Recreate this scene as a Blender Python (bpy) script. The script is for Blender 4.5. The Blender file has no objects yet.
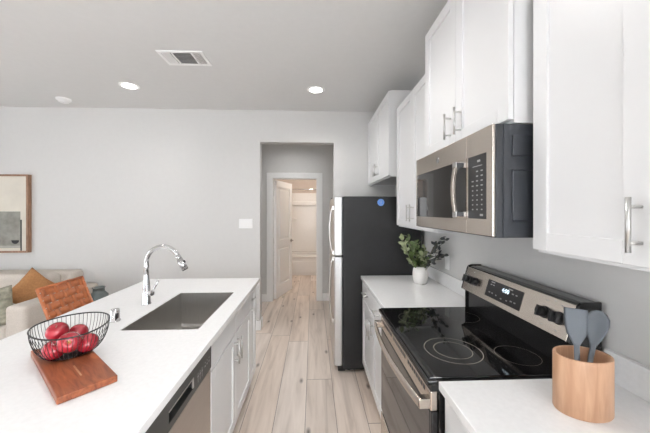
import bpy, bmesh, math, random
from mathutils import Vector, Matrix, Euler
random.seed(7)
C = bpy.context.scene
COL = C.collection
PI = math.pi

# ------------------------------------------------------------------ camera
cam_d = bpy.data.cameras.new('camera')
cam = bpy.data.objects.new('camera', cam_d); COL.objects.link(cam)
cam.location = (0, 0, 1.511)
cam.rotation_euler = (PI/2, 0, -math.radians(2.377))
cam_d.sensor_width = 36.0
cam_d.lens = 36.0*289.0/650.0
cam_d.shift_y = -5.5/650.0
cam_d.clip_start = 0.02
C.camera = cam

# ------------------------------------------------------------------ world, daylight, exposure
w = bpy.data.worlds.new('world'); C.world = w; w.use_nodes = True
bg = w.node_tree.nodes['Background']
bg.inputs[0].default_value = (0.93, 0.96, 1.0, 1); bg.inputs[1].default_value = 1.5

def area(name, loc, rot, sx, sy, power, col=(1, 1, 1)):
    l = bpy.data.lights.new(name, 'AREA'); l.shape = 'RECTANGLE'; l.size = sx; l.size_y = sy
    l.energy = power; l.color = col
    o = bpy.data.objects.new(name, l); COL.objects.link(o); o.location = loc; o.rotation_euler = rot
    return o
DAY = (0.92, 0.955, 1.0)
# area lamps added as daylight outside unseen windows behind the camera and at left
area('daylight_front_window', (-2.6, -3.75, 1.45), (PI/2, 0, 0), 3.2, 2.3, 26, DAY)
area('daylight_front_side_window', (0.25, -3.75, 1.45), (PI/2, 0, 0), 1.3, 2.3, 110, DAY)
area('daylight_left_window', (-5.55, 0.6, 1.45), (0, -PI/2, 0), 2.3, 3.2, 72, DAY)
area('added_right_fill', (1.42, -1.75, 1.45), (0, PI/2, 0), 2.3, 2.5, 215, DAY)  # fill lamp added at a made-up right wall window, for the island doors

C.view_settings.view_transform = 'Standard'
C.view_settings.look = 'None'
C.view_settings.exposure = 0.12
C.view_settings.gamma = 1.0
C.view_settings.use_curve_mapping = False
C.cycles.denoising_prefilter = 'ACCURATE'
C.cycles.use_adaptive_sampling = False
C.cycles.max_bounces = 14
C.cycles.diffuse_bounces = 8
C.cycles.glossy_bounces = 6
C.cycles.sample_clamp_indirect = 6.0

# ------------------------------------------------------------------ materials
def new_mat(name):
    m = bpy.data.materials.new(name); m.use_nodes = True
    nt = m.node_tree
    return m, nt, nt.nodes['Principled BSDF']

def mat(name, col, rough=0.5, metal=0.0, spec=0.5, var=0.0, vscale=20.0, bump=0.0, bscale=200.0, emit=None, estr=0.0, coat=0.0, stretch=None, rvar=0.0):
    """procedural principled material: noise-varied colour, noise bump"""
    m, nt, b = new_mat(name)
    b.inputs['Roughness'].default_value = rough
    b.inputs['Metallic'].default_value = metal
    b.inputs['Specular IOR Level'].default_value = spec
    b.inputs['Coat Weight'].default_value = coat
    tc = nt.nodes.new('ShaderNodeTexCoord')
    mp = nt.nodes.new('ShaderNodeMapping')
    nt.links.new(tc.outputs['Object'], mp.inputs[0])
    if stretch: mp.inputs['Scale'].default_value = stretch
    nz = nt.nodes.new('ShaderNodeTexNoise'); nz.inputs['Scale'].default_value = vscale; nz.inputs['Detail'].default_value = 4
    nt.links.new(mp.outputs[0], nz.inputs['Vector'])
    rp = nt.nodes.new('ShaderNodeValToRGB')
    c0 = tuple(max(0, c*(1-var)) for c in col); c1 = tuple(min(1, c*(1+var)) for c in col)
    rp.color_ramp.elements[0].position = 0.3; rp.color_ramp.elements[1].position = 0.7
    rp.color_ramp.elements[0].color = (*c0, 1); rp.color_ramp.elements[1].color = (*c1, 1)
    nt.links.new(nz.outputs['Fac'], rp.inputs[0])
    nt.links.new(rp.outputs[0], b.inputs['Base Color'])
    if bump > 0:
        n2 = nt.nodes.new('ShaderNodeTexNoise'); n2.inputs['Scale'].default_value = bscale
        nt.links.new(mp.outputs[0], n2.inputs['Vector'])
        bp = nt.nodes.new('ShaderNodeBump'); bp.inputs['Strength'].default_value = bump; bp.inputs['Distance'].default_value = 0.002
        nt.links.new(n2.outputs['Fac'], bp.inputs['Height']); nt.links.new(bp.outputs[0], b.inputs['Normal'])
    if emit:
        b.inputs['Emission Color'].default_value = (*emit, 1); b.inputs['Emission Strength'].default_value = estr
    return m

def wood_mat(name, dark, light, scale=6.0, stretch=(1, 8, 8), rough=0.45, bump=0.1):
    m, nt, b = new_mat(name)
    b.inputs['Roughness'].default_value = rough
    tc = nt.nodes.new('ShaderNodeTexCoord'); mp = nt.nodes.new('ShaderNodeMapping')
    mp.inputs['Scale'].default_value = stretch
    nt.links.new(tc.outputs['Object'], mp.inputs[0])
    nz = nt.nodes.new('ShaderNodeTexNoise'); nz.inputs['Scale'].default_value = scale; nz.inputs['Detail'].default_value = 8; nz.inputs['Distortion'].default_value = 1.2
    nt.links.new(mp.outputs[0], nz.inputs['Vector'])
    rp = nt.nodes.new('ShaderNodeValToRGB')
    rp.color_ramp.elements[0].position = 0.32; rp.color_ramp.elements[1].position = 0.68
    rp.color_ramp.elements[0].color = (*dark, 1); rp.color_ramp.elements[1].color = (*light, 1)
    nt.links.new(nz.outputs['Fac'], rp.inputs[0]); nt.links.new(rp.outputs[0], b.inputs['Base Color'])
    bp = nt.nodes.new('ShaderNodeBump'); bp.inputs['Strength'].default_value = bump; bp.inputs['Distance'].default_value = 0.002
    nt.links.new(nz.outputs['Fac'], bp.inputs['Height']); nt.links.new(bp.outputs[0], b.inputs['Normal'])
    return m

def floor_mat():
    m, nt, b = new_mat('oak_plank_floor')
    N = nt.nodes; L = nt.links
    def math_(op, a, bb=None):
        n = N.new('ShaderNodeMath'); n.operation = op
        for i, v in enumerate((a, bb)):
            if v is None: continue
            if isinstance(v, (int, float)): n.inputs[i].default_value = v
            else: L.new(v, n.inputs[i])
        return n.outputs[0]
    tc = N.new('ShaderNodeTexCoord'); sp = N.new('ShaderNodeSeparateXYZ'); L.new(tc.outputs['Object'], sp.inputs[0])
    px = math_('DIVIDE', math_('ADD', sp.outputs[0], 0.056), 0.224)
    ix = math_('FLOOR', px); fx = math_('FRACT', px)
    wn = N.new('ShaderNodeTexWhiteNoise'); wn.noise_dimensions = '1D'; L.new(ix, wn.inputs['W'])
    py = math_('ADD', math_('DIVIDE', sp.outputs[1], 1.83), wn.outputs['Value'])
    iy = math_('FLOOR', py); fy = math_('FRACT', py)
    cb = N.new('ShaderNodeCombineXYZ'); L.new(ix, cb.inputs[0]); L.new(iy, cb.inputs[1])
    w2 = N.new('ShaderNodeTexWhiteNoise'); w2.noise_dimensions = '3D'; L.new(cb.outputs[0], w2.inputs['Vector'])
    # grain, shifted per plank
    mp = N.new('ShaderNodeMapping'); mp.inputs['Scale'].default_value = (7.5, 0.6, 1)
    L.new(tc.outputs['Object'], mp.inputs[0])
    va = N.new('ShaderNodeVectorMath'); va.operation = 'ADD'
    vs = N.new('ShaderNodeVectorMath'); vs.operation = 'SCALE'; vs.inputs['Scale'].default_value = 30
    L.new(w2.outputs['Color'], vs.inputs[0]); L.new(mp.outputs[0], va.inputs[0]); L.new(vs.outputs[0], va.inputs[1])
    nz = N.new('ShaderNodeTexNoise'); nz.inputs['Scale'].default_value = 2.2; nz.inputs['Detail'].default_value = 6; nz.inputs['Roughness'].default_value = 0.55; nz.inputs['Distortion'].default_value = 0.6
    L.new(va.outputs[0], nz.inputs['Vector'])
    rp = N.new('ShaderNodeValToRGB')
    e = rp.color_ramp.elements
    e[0].position = 0.22; e[0].color = (0.42, 0.345, 0.295, 1)
    e[1].position = 0.72; e[1].color = (0.735, 0.645, 0.57, 1)
    k = rp.color_ramp.elements.new(0.47); k.color = (0.635, 0.545, 0.475, 1)
    L.new(nz.outputs['Fac'], rp.inputs[0])
    # per plank tone
    tone = math_('ADD', math_('MULTIPLY', w2.outputs['Value'], 0.16), 0.90)
    mx = N.new('ShaderNodeVectorMath'); mx.operation = 'SCALE'; L.new(rp.outputs[0], mx.inputs[0]); L.new(tone, mx.inputs['Scale'])
    # greyer planks
    hs = N.new('ShaderNodeHueSaturation'); L.new(mx.outputs[0], hs.inputs['Color'])
    w3 = N.new('ShaderNodeTexWhiteNoise'); w3.noise_dimensions = '3D'; 
    v3 = N.new('ShaderNodeVectorMath'); v3.operation = 'ADD'; v3.inputs[1].default_value = (3.3, 7.7, 1.1); L.new(cb.outputs[0], v3.inputs[0]); L.new(v3.outputs[0], w3.inputs['Vector'])
    L.new(math_('ADD', math_('MULTIPLY', w3.outputs['Value'], 0.35), 0.75), hs.inputs['Saturation'])
    # knots
    kn = N.new('ShaderNodeTexVoronoi'); kn.voronoi_dimensions = '2D'; kn.inputs['Scale'].default_value = 1.0
    mk = N.new('ShaderNodeMapping'); mk.inputs['Scale'].default_value = (3.0, 1.25, 1); L.new(tc.outputs['Object'], mk.inputs[0]); L.new(mk.outputs[0], kn.inputs['Vector'])
    kd = N.new('ShaderNodeMapRange'); kd.inputs[1].default_value = 0.01; kd.inputs[2].default_value = 0.065; kd.inputs[3].default_value = 0.30; kd.inputs[4].default_value = 1.0
    L.new(kn.outputs['Distance'], kd.inputs[0])
    # seams
    sx = math_('LESS_THAN', math_('MINIMUM', fx, math_('SUBTRACT', 1.0, fx)), 0.010)
    sy = math_('LESS_THAN', math_('MINIMUM', fy, math_('SUBTRACT', 1.0, fy)), 0.0016)
    seam = math_('SUBTRACT', 1.0, math_('MULTIPLY', math_('MAXIMUM', sx, sy), 0.62))
    ms = N.new('ShaderNodeVectorMath'); ms.operation = 'SCALE'; L.new(hs.outputs[0], ms.inputs[0]); L.new(math_('MULTIPLY', seam, kd.outputs[0]), ms.inputs['Scale'])
    L.new(ms.outputs[0], b.inputs['Base Color'])
    b.inputs['Roughness'].default_value = 0.42
    b.inputs['Specular IOR Level'].default_value = 0.35
    bp = N.new('ShaderNodeBump'); bp.inputs['Strength'].default_value = 0.15; bp.inputs['Distance'].default_value = 0.002
    L.new(math_('ADD', math_('MULTIPLY', nz.outputs['Fac'], 0.5), seam), bp.inputs['Height']); L.new(bp.outputs[0], b.inputs['Normal'])
    return m

def steel_mat(name, col, rough=0.28, axis=(1, 60, 60), metal=1.0):
    m = mat(name, col, rough, metal, var=0.05, vscale=6.0, stretch=axis)
    return m

M = {}
M['wall'] = mat('grey_wall_paint', (0.64, 0.634, 0.622), 0.75, var=0.01, bump=0.05, bscale=180, spec=0.25)
M['ceil'] = mat('ceiling_paint', (0.715, 0.715, 0.71), 0.85, var=0.01, bump=0.06, bscale=160, spec=0.2)
M['trim'] = mat('white_trim_paint', (0.87, 0.87, 0.865), 0.4, var=0.006)
M['cab'] = mat('white_cabinet_paint', (0.755, 0.757, 0.76), 0.33, var=0.006, vscale=4)
M['cabin'] = mat('cabinet_interior', (0.70, 0.69, 0.67), 0.5, var=0.02)
M['quartz'] = mat('white_quartz', (0.845, 0.845, 0.845), 0.12, var=0.025, vscale=60, spec=0.45)
M['floor'] = floor_mat()
M['nickel'] = mat('brushed_nickel', (0.62, 0.615, 0.60), 0.3, 1.0, var=0.04, vscale=40)
M['darknickel'] = mat('satin_nickel', (0.30, 0.29, 0.28), 0.35, 1.0, var=0.04)
M['chrome'] = mat('polished_chrome', (0.68, 0.68, 0.69), 0.07, 1.0, var=0.01)
M['steel'] = steel_mat('warm_stainless_steel', (0.62, 0.56, 0.50), 0.27, (4, 1, 80))
M['steelv'] = steel_mat('door_stainless_steel', (0.60, 0.58, 0.555), 0.30, (30, 30, 1))
M['sinksteel'] = steel_mat('sink_stainless_steel', (0.50, 0.485, 0.465), 0.36, (40, 1, 1))
M['dwsteel'] = steel_mat('dishwasher_stainless', (0.50, 0.45, 0.41), 0.36, (1, 1, 60))
M['litsteel'] = mat('lit_door_edge_steel', (0.60, 0.60, 0.60), 0.38, 0.75, var=0.03, vscale=8)  # light on the near door edge put into this steel's colour
M['fridge'] = mat('charcoal_textured_steel', (0.030, 0.030, 0.031), 0.45, 0.0, var=0.05, bump=0.12, bscale=420, spec=0.2)
M['black'] = mat('black_enamel', (0.012, 0.012, 0.013), 0.16, 0.0, var=0.05)
M['blackmatte'] = mat('black_plastic', (0.018, 0.018, 0.019), 0.42, 0.0, var=0.05)
M['glassblack'] = mat('black_ceramic_glass', (0.006, 0.006, 0.0065), 0.04, 0.0, var=0.02, spec=0.65)
M['ovenglass'] = mat('oven_door_glass', (0.016, 0.015, 0.015), 0.03, 0.0, var=0.02, spec=0.9)
M['micro_side'] = mat('microwave_grey_case', (0.040, 0.044, 0.052), 0.38, 0.0, var=0.04)
M['mark'] = mat('printed_white_marking', (0.40, 0.40, 0.40), 0.6, var=0.02)
M['ring'] = mat('burner_ring_print', (0.30, 0.28, 0.24), 0.25, var=0.02)
M['dwstrip'] = mat('dishwasher_console', (0.040, 0.042, 0.040), 0.36, 0.0, var=0.05)
M['display'] = mat('lit_clock_digits', (0.5, 0.6, 0.65), 0.5, emit=(0.75, 0.9, 1.0), estr=1.6)
M['leather'] = mat('cognac_leather', (0.47, 0.150, 0.055), 0.40, var=0.15, vscale=30, bump=0.12, bscale=260)
M['stoolwood'] = wood_mat('light_ash_wood', (0.40, 0.28, 0.17), (0.55, 0.41, 0.28), 5, (8, 8, 1))
M['board'] = wood_mat('acacia_board_wood', (0.17, 0.042, 0.016), (0.40, 0.125, 0.050), 5.0, (1.2, 9, 9), 0.38)
M['boardstripe'] = wood_mat('pale_sapwood', (0.42, 0.22, 0.12), (0.55, 0.32, 0.2), 5.0, (1.2, 9, 9), 0.38)
M['crock'] = wood_mat('light_crock_wood', (0.43, 0.235, 0.135), (0.57, 0.345, 0.215), 4.0, (10, 10, 1.2), 0.42)
M['wire'] = mat('black_wire', (0.014, 0.014, 0.015), 0.4, 0.3)
M['apple'] = mat('red_apple_skin', (0.33, 0.018, 0.030), 0.22, var=0.5, vscale=9, spec=0.5, coat=0.3)
M['calyx'] = mat('apple_calyx', (0.45, 0.30, 0.08), 0.7, var=0.2)
M['silicone'] = mat('grey_silicone', (0.135, 0.15, 0.17), 0.5, var=0.04)
M['vase'] = mat('white_ceramic', (0.80, 0.78, 0.755), 0.45, var=0.02, bump=0.08, bscale=60)
M['leaf'] = mat('green_leaf', (0.085, 0.125, 0.042), 0.42, var=0.75, vscale=22)
M['leafp'] = mat('pale_green_leaf', (0.27, 0.31, 0.17), 0.42, var=0.4, vscale=22)
M['leafd'] = mat('shaded_leaf', (0.055, 0.062, 0.062), 0.5, var=0.4, vscale=14)  # backlit shade put into the colour of these leaves
M['stem'] = mat('brown_stem', (0.13, 0.11, 0.06), 0.6, var=0.2)
M['sofa'] = mat('beige_linen', (0.58, 0.53, 0.475), 0.9, var=0.06, vscale=90, bump=0.3, bscale=420, spec=0.15)
M['rust'] = mat('caramel_cushion_cloth', (0.43, 0.215, 0.095), 0.85, var=0.12, vscale=60, bump=0.3, bscale=300, spec=0.15)
M['olive'] = mat('sage_cushion_cloth', (0.30, 0.29, 0.23), 0.9, var=0.35, vscale=24, bump=0.3, bscale=300, spec=0.15)
M['jar'] = mat('smoked_green_glass', (0.085, 0.105, 0.10), 0.1, var=0.1, spec=0.6)
M['frame'] = wood_mat('picture_frame_wood', (0.24, 0.13, 0.075), (0.36, 0.21, 0.13), 8, (6, 6, 1), 0.5)
M['darkwood'] = wood_mat('dark_walnut', (0.06, 0.035, 0.02), (0.12, 0.07, 0.04), 6, (1, 8, 8))
M['cream'] = mat('cream_paint', (0.66, 0.62, 0.54), 0.8, var=0.05, vscale=6)
M['canvasgrey'] = mat('grey_paint', (0.27, 0.265, 0.235), 0.8, var=0.2, vscale=12)
M['canvaspale'] = mat('pale_grey_paint', (0.40, 0.39, 0.35), 0.8, var=0.15, vscale=12)
M['canvasdark'] = mat('charcoal_paint', (0.03, 0.03, 0.032), 0.8, var=0.2)
M['plastic'] = mat('white_plastic', (0.89, 0.89, 0.885), 0.35, var=0.01)
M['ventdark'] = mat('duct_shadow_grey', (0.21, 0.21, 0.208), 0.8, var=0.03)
M['lens'] = mat('lit_lamp_lens', (0.9, 0.9, 0.88), 0.5, emit=(1.0, 0.97, 0.92), estr=9.0)
M['tub'] = mat('white_acrylic', (0.82, 0.81, 0.79), 0.16, var=0.01)
M['bathwall'] = mat('bath_wall_paint', (0.60, 0.53, 0.48), 0.7, var=0.02)
M['sticker'] = mat('blue_sticker', (0.06, 0.24, 0.72), 0.4, var=0.05)
M['glass'] = None
def glass_mat():
    m, nt, b = new_mat('window_glass')
    b.inputs['Transmission Weight'].default_value = 1.0; b.inputs['Roughness'].default_value = 0.0; b.inputs['IOR'].default_value = 1.02
    return m
M['glass'] = glass_mat()

# ------------------------------------------------------------------ mesh builder
def world_loc(o):
    v = Vector((0, 0, 0))
    while o is not None:
        v += o.location; o = o.parent
    return v

class MB:
    def __init__(s): s.bm = bmesh.new()
    def _merge(s, b, smooth=False):
        me = bpy.data.meshes.new('tmp'); b.to_mesh(me); b.free()
        n0 = len(s.bm.faces)
        s.bm.from_mesh(me); bpy.data.meshes.remove(me)
        s.bm.faces.ensure_lookup_table()
        if smooth:
            for f in s.bm.faces[n0:]: f.smooth = True
        return s
    def box(s, x0, x1, y0, y1, z0, z1, bev=0.0, seg=2, mtx=None):
        b = bmesh.new()
        bmesh.ops.create_cube(b, size=1.0)
        bmesh.ops.scale(b, vec=(abs(x1-x0), abs(y1-y0), abs(z1-z0)), verts=b.verts)
        bmesh.ops.translate(b, vec=((x0+x1)/2, (y0+y1)/2, (z0+z1)/2), verts=b.verts)
        if bev > 0:
            bmesh.ops.bevel(b, geom=list(b.edges), offset=bev, segments=seg, profile=0.5, affect='EDGES', clamp_overlap=True)
        if mtx is not None: b.transform(mtx)
        return s._merge(b)
    def cyl(s, p0, p1, r0, r1=None, n=24, caps=True):
        r1 = r0 if r1 is None else r1
        p0 = Vector(p0); p1 = Vector(p1); d = p1-p0
        b = bmesh.new()
        bmesh.ops.create_cone(b, cap_ends=caps, segments=n, radius1=r0, radius2=r1, depth=d.length)
        for f in b.faces: f.smooth = len(f.verts) == 4
        q = Vector((0, 0, 1)).rotation_difference(d.normalized())
        b.transform(Matrix.Translation((p0+p1)/2) @ q.to_matrix().to_4x4())
        return s._merge(b)
    def tube(s, pts, r, n=10, closed=False, rx=None):
        """round tube along points; r float or list"""
        pts = [Vector(p) for p in pts]; k = len(pts)
        rs = r if isinstance(r, (list, tuple)) else [r]*k
        b = bmesh.new(); rings = []
        up = Vector((0, 0, 1)); prev = None
        for i, p in enumerate(pts):
            if closed: t = pts[(i+1) % k]-pts[i-1]
            else: t = pts[min(i+1, k-1)]-pts[max(i-1, 0)]
            t.normalize()
            if prev is None:
                a = up if abs(t.dot(up)) < 0.9 else Vector((1, 0, 0))
                u = (a-t*a.dot(t)).normalized()
            else:
                u = (prev-t*prev.dot(t)).normalized()
            prev = u; v = t.cross(u)
            rings.append([b.verts.new(p+(u*math.cos(2*PI*j/n)+v*math.sin(2*PI*j/n))*rs[i]) for j in range(n)])
        m = k if closed else k-1
        for i in range(m):
            A = rings[i]; B = rings[(i+1) % k]
            for j in range(n):
                f = b.faces.new((A[j], A[(j+1) % n], B[(j+1) % n], B[j])); f.smooth = True
        if not closed:
            b.faces.new(rings[0][::-1]); b.faces.new(rings[-1])
        bmesh.ops.recalc_face_normals(b, faces=b.faces)
        return s._merge(b)
    def lathe(s, prof, c=(0, 0, 0), n=32, mtx=None, sx=1.0, sy=1.0, smooth=True):
        """profile list of (r,z); ends with r==0 are closed"""
        b = bmesh.new(); rings = []
        for r, z in prof:
            if r < 1e-6: rings.append([b.verts.new((0, 0, z))])
            else: rings.append([b.verts.new((r*sx*math.cos(2*PI*j/n), r*sy*math.sin(2*PI*j/n), z)) for j in range(n)])
        for A, B in zip(rings, rings[1:]):
            for j in range(n):
                vs = [A[j % len(A)], A[(j+1) % len(A)], B[(j+1) % len(B)], B[j % len(B)]]
                u = []
                for v in vs:
                    if v not in u: u.append(v)
                if len(u) >= 3:
                    f = b.faces.new(u); f.smooth = smooth
        bmesh.ops.recalc_face_normals(b, faces=b.faces)
        b.transform(Matrix.Translation(c) @ (mtx if mtx is not None else Matrix.Identity(4)))
        return s._merge(b)
    def prism(s, poly, axis, a0, a1, bev=0.0, mtx=None, smooth=False):
        """extrude 2-D poly along an axis ('x': poly=(y,z); 'y': (x,z); 'z': (x,y))"""
        b = bmesh.new()
        def P(p, a):
            return {'x': (a, p[0], p[1]), 'y': (p[0], a, p[1]), 'z': (p[0], p[1], a)}[axis]
        A = [b.verts.new(P(p, a0)) for p in poly]; B = [b.verts.new(P(p, a1)) for p in poly]
        n = len(poly)
        b.faces.new(A); b.faces.new(B[::-1])
        for i in range(n):
            f = b.faces.new((A[i], B[i], B[(i+1) % n], A[(i+1) % n])); f.smooth = smooth
        bmesh.ops.recalc_face_normals(b, faces=b.faces)
        if bev > 0:
            bmesh.ops.bevel(b, geom=list(b.edges), offset=bev, segments=2, profile=0.5, affect='EDGES', clamp_overlap=True)
        if mtx is not None: b.transform(mtx)
        return s._merge(b)
    def grid(s, fn, nu, nv, smooth=True, close_u=False):
        b = bmesh.new()
        V = [[b.verts.new(fn(i/(nu-(0 if close_u else 1)) if nu > 1 else 0, j/(nv-1))) for j in range(nv)] for i in range(nu)]
        for i in range(nu if close_u else nu-1):
            for j in range(nv-1):
                f = b.faces.new((V[i][j], V[(i+1) % nu][j], V[(i+1) % nu][j+1], V[i][j+1])); f.smooth = smooth
        bmesh.ops.recalc_face_normals(b, faces=b.faces)
        return s._merge(b)
    def xf(s, mtx): s.bm.transform(mtx); return s
    def build(s, name, m, parent=None, local=False, kind=None):
        me = bpy.data.meshes.new(name)
        if parent is not None and not local:
            bmesh.ops.translate(s.bm, vec=-world_loc(parent), verts=s.bm.verts)
        s.bm.to_mesh(me); s.bm.free()
        me.materials.append(m)
        o = bpy.data.objects.new(name, me); COL.objects.link(o)
        if parent is not None: o.parent = parent
        if kind: o['kind'] = kind
        return o

def tag(o, label, cat, group=None):
    o['label'] = label; o['category'] = cat
    if group: o['group'] = group
    return o
def thing(name, label, cat, loc, rz=0, group=None):
    o = bpy.data.objects.new(name, None); COL.objects.link(o)
    o.location = loc; o.rotation_euler = (0, 0, rz); o.empty_display_size = 0.05
    return tag(o, label, cat, group)
def structure(name, mb, m): return mb.build(name, m, kind='structure')

def text_mesh(mb, txt, size, mtx, depth=0.0004):
    cu = bpy.data.curves.new('t', 'FONT'); cu.body = txt; cu.size = size; cu.extrude = depth
    cu.align_x = 'CENTER'; cu.align_y = 'CENTER'
    o = bpy.data.objects.new('t', cu); COL.objects.link(o)
    bpy.context.view_layer.update()
    me = bpy.data.meshes.new_from_object(o.evaluated_get(bpy.context.evaluated_depsgraph_get()))
    bpy.data.objects.remove(o); bpy.data.curves.remove(cu)
    me.transform(mtx); mb.bm.from_mesh(me); bpy.data.meshes.remove(me)

# text / flat marks on a plane facing -X (reading along -Y as seen from -X ... left is +Y)
def face_negx(x, y, z, tilt=0.0):
    # local x -> -Y, local y -> +Z, local z -> -X
    R = Matrix(((0, 0, -1), (-1, 0, 0), (0, 1, 0))).to_4x4()
    return Matrix.Translation((x, y, z)) @ Matrix.Rotation(tilt, 4, 'Y') @ R
def face_posx(x, y, z):
    R = Matrix(((0, 0, 1), (1, 0, 0), (0, 1, 0))).to_4x4()
    return Matrix.Translation((x, y, z)) @ R

# ------------------------------------------------------------------ structure
WX = 1.065          # right wall
LX = -5.2           # left wall
BY = 3.70           # back wall face
FY = -3.4           # wall behind the camera
CZ = 2.79
HY = 4.865           # wall with the bathroom door
BE = 7.62           # bath end

structure('floor', MB().box(LX-0.15, 2.2, FY-0.15, BE+0.1, -0.1, 0.0), M['floor'])
structure('ceiling', MB().box(LX-0.15, 2.2, FY-0.15, BE+0.1, CZ, CZ+0.1), M['ceil'])
mb = MB()
mb.box(WX, WX+0.12, FY-0.15, -3.0, 0, CZ); mb.box(WX, WX+0.12, -0.5, BY+0.12, 0, CZ)
mb.box(WX, WX+0.12, -3.0, -0.5, 0, 0.3); mb.box(WX, WX+0.12, -3.0, -0.5, 2.5, CZ)  # opening for the added window, out of view
structure('wall_right', mb, M['wall'])
mb = MB()
mb.box(LX, -0.673, BY, BY+0.12, 0, CZ)
mb.box(0.267, WX, BY, BY+0.12, 0, CZ)
mb.box(-0.673, 0.267, BY, BY+0.12, 2.387, CZ)
structure('wall_back', mb, M['wall'])
# left wall with a wide window, wall behind the camera with two windows
def wall_with_windows_y(name, y0, y1, holes, xa, xb):
    mb = MB(); x = xa
    for (h0, h1, z0, z1) in holes:
        mb.box(x, h0, y0, y1, 0, CZ); mb.box(h0, h1, y0, y1, 0, z0); mb.box(h0, h1, y0, y1, z1, CZ); x = h1
    mb.box(x, xb, y0, y1, 0, CZ)
    structure(name, mb, M['wall'])
wall_with_windows_y('wall_front', FY-0.15, FY, [(-4.2, -1.0, 0.3, 2.5), (-0.4, 0.9, 0.3, 2.5)], LX, WX)
mb = MB()
mb.box(LX-0.15, LX, FY-0.15, -1.0, 0, CZ); mb.box(LX-0.15, LX, 2.2, BY+0.12, 0, CZ)
mb.box(LX-0.15, LX, -1.0, 2.2, 0, 0.3); mb.box(LX-0.15, LX, -1.0, 2.2, 2.5, CZ)
structure('wall_left', mb, M['wall'])
def window(n, axis, a0, a1, z0, z1, p0, p1, mull):
    mb = MB()
    def bx(u0, u1, v0, v1, t0=p0, t1=p1):
        if axis == 'y': mb.box(u0, u1, t0, t1, v0, v1)
        else: mb.box(t0, t1, u0, u1, v0, v1)
    f = 0.06
    bx(a0, a1, z0, z0+f); bx(a0, a1, z1-f, z1); bx(a0, a0+f, z0+f, z1-f); bx(a1-f, a1, z0+f, z1-f)
    for k in range(1, mull):
        c = a0+(a1-a0)*k/mull; bx(c-0.03, c+0.03, z0+f, z1-f)
    o = structure('window_%d' % n, mb, M['trim'])
    g = MB(); mid = (p0+p1)/2
    if axis == 'y': g.box(a0+f, a1-f, mid-0.003, mid+0.003, z0+f, z1-f)
    else: g.box(mid-0.003, mid+0.003, a0+f, a1-f, z0+f, z1-f)
    g.build('pane', M['glass'], o)
window(1, 'y', -4.2, -1.0, 0.3, 2.5, FY-0.11, FY-0.04, 3)
window(2, 'y', -0.4, 0.9, 0.3, 2.5, FY-0.11, FY-0.04, 1)
window(4, 'x', -3.0, -0.5, 0.3, 2.5, WX+0.03, WX+0.10, 2)  # unseen window added so light reaches the island doors
window(3, 'x', -1.0, 2.2, 0.3, 2.5, LX-0.11, LX-0.04, 3)

# hallway
HL, HR = -2.2, 1.6
structure('wall_hall_left', MB().box(HL-0.12, HL, BY+0.12, HY, 0, CZ), M['wall'])
structure('wall_hall_right', MB().box(HR, HR+0.12, BY+0.12, HY, 0, CZ), M['wall'])
structure('wall_hall_front', MB().box(WX+0.12, HR, BY, BY+0.12, 0, CZ), M['wall'])
DX0, DX1, DZ = -0.672, 0.058, 2.05
mb = MB()
mb.box(HL, DX0-0.02, HY, HY+0.12, 0, CZ); mb.box(DX1+0.02, HR, HY, HY+0.12, 0, CZ); mb.box(DX0-0.02, DX1+0.02, HY, HY+0.12, DZ+0.02, CZ)
structure('wall_hall_back', mb, M['wall'])
# door casing + jamb
mb = MB()
mb.box(DX0-0.02, DX0, HY-0.002, HY+0.122, 0, DZ); mb.box(DX1, DX1+0.02, HY-0.002, HY+0.122, 0, DZ); mb.box(DX0-0.02, DX1+0.02, HY-0.002, HY+0.122, DZ, DZ+0.02)
for yy0, yy1 in ((HY-0.018, HY), (HY+0.12, HY+0.138)):
    mb.box(DX0-0.10, DX0-0.008, yy0, yy1, 0, DZ+0.10, 0.003); mb.box(DX1+0.008, DX1+0.10, yy0, yy1, 0, DZ+0.10, 0.003); mb.box(DX0-0.008, DX1+0.008, yy0, yy1, DZ+0.008, DZ+0.10, 0.003)
structure('trim_1', mb, M['trim'])
# baseboards
def baseboard(name, *boxes):
    mb = MB()
    for b in boxes: mb.box(*b, 0, 0.125, 0.004)
    structure(name, mb, M['trim'])
baseboard('baseboard_back', (LX, -0.673, BY-0.016, BY), (-0.673, -0.657, BY-0.016, BY+0.136), (0.251, 0.267, BY-0.016, BY+0.136), (0.267, WX, BY-0.016, BY))
baseboard('baseboard_hall', (HL, DX0-0.10, HY-0.016, HY), (DX1+0.10, HR, HY-0.016, HY))
baseboard('baseboard_left', (LX, LX+0.016, FY, BY-0.016))
baseboard('baseboard_front', (LX+0.016, WX, FY, FY+0.016))

# bathroom shell
BLX, BRX = -1.1, 0.95
TUBY = 6.80
structure('wall_bath_left', MB().box(BLX-0.1, BLX, HY+0.12, BE, 0, CZ), M['bathwall'])
structure('wall_bath_right', MB().box(BRX, BRX+0.1, HY+0.12, BE, 0, CZ), M['bathwall'])
structure('wall_bath_back', MB().box(BLX-0.1, BRX+0.1, BE, BE+0.1, 0, CZ), M['bathwall'])

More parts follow.
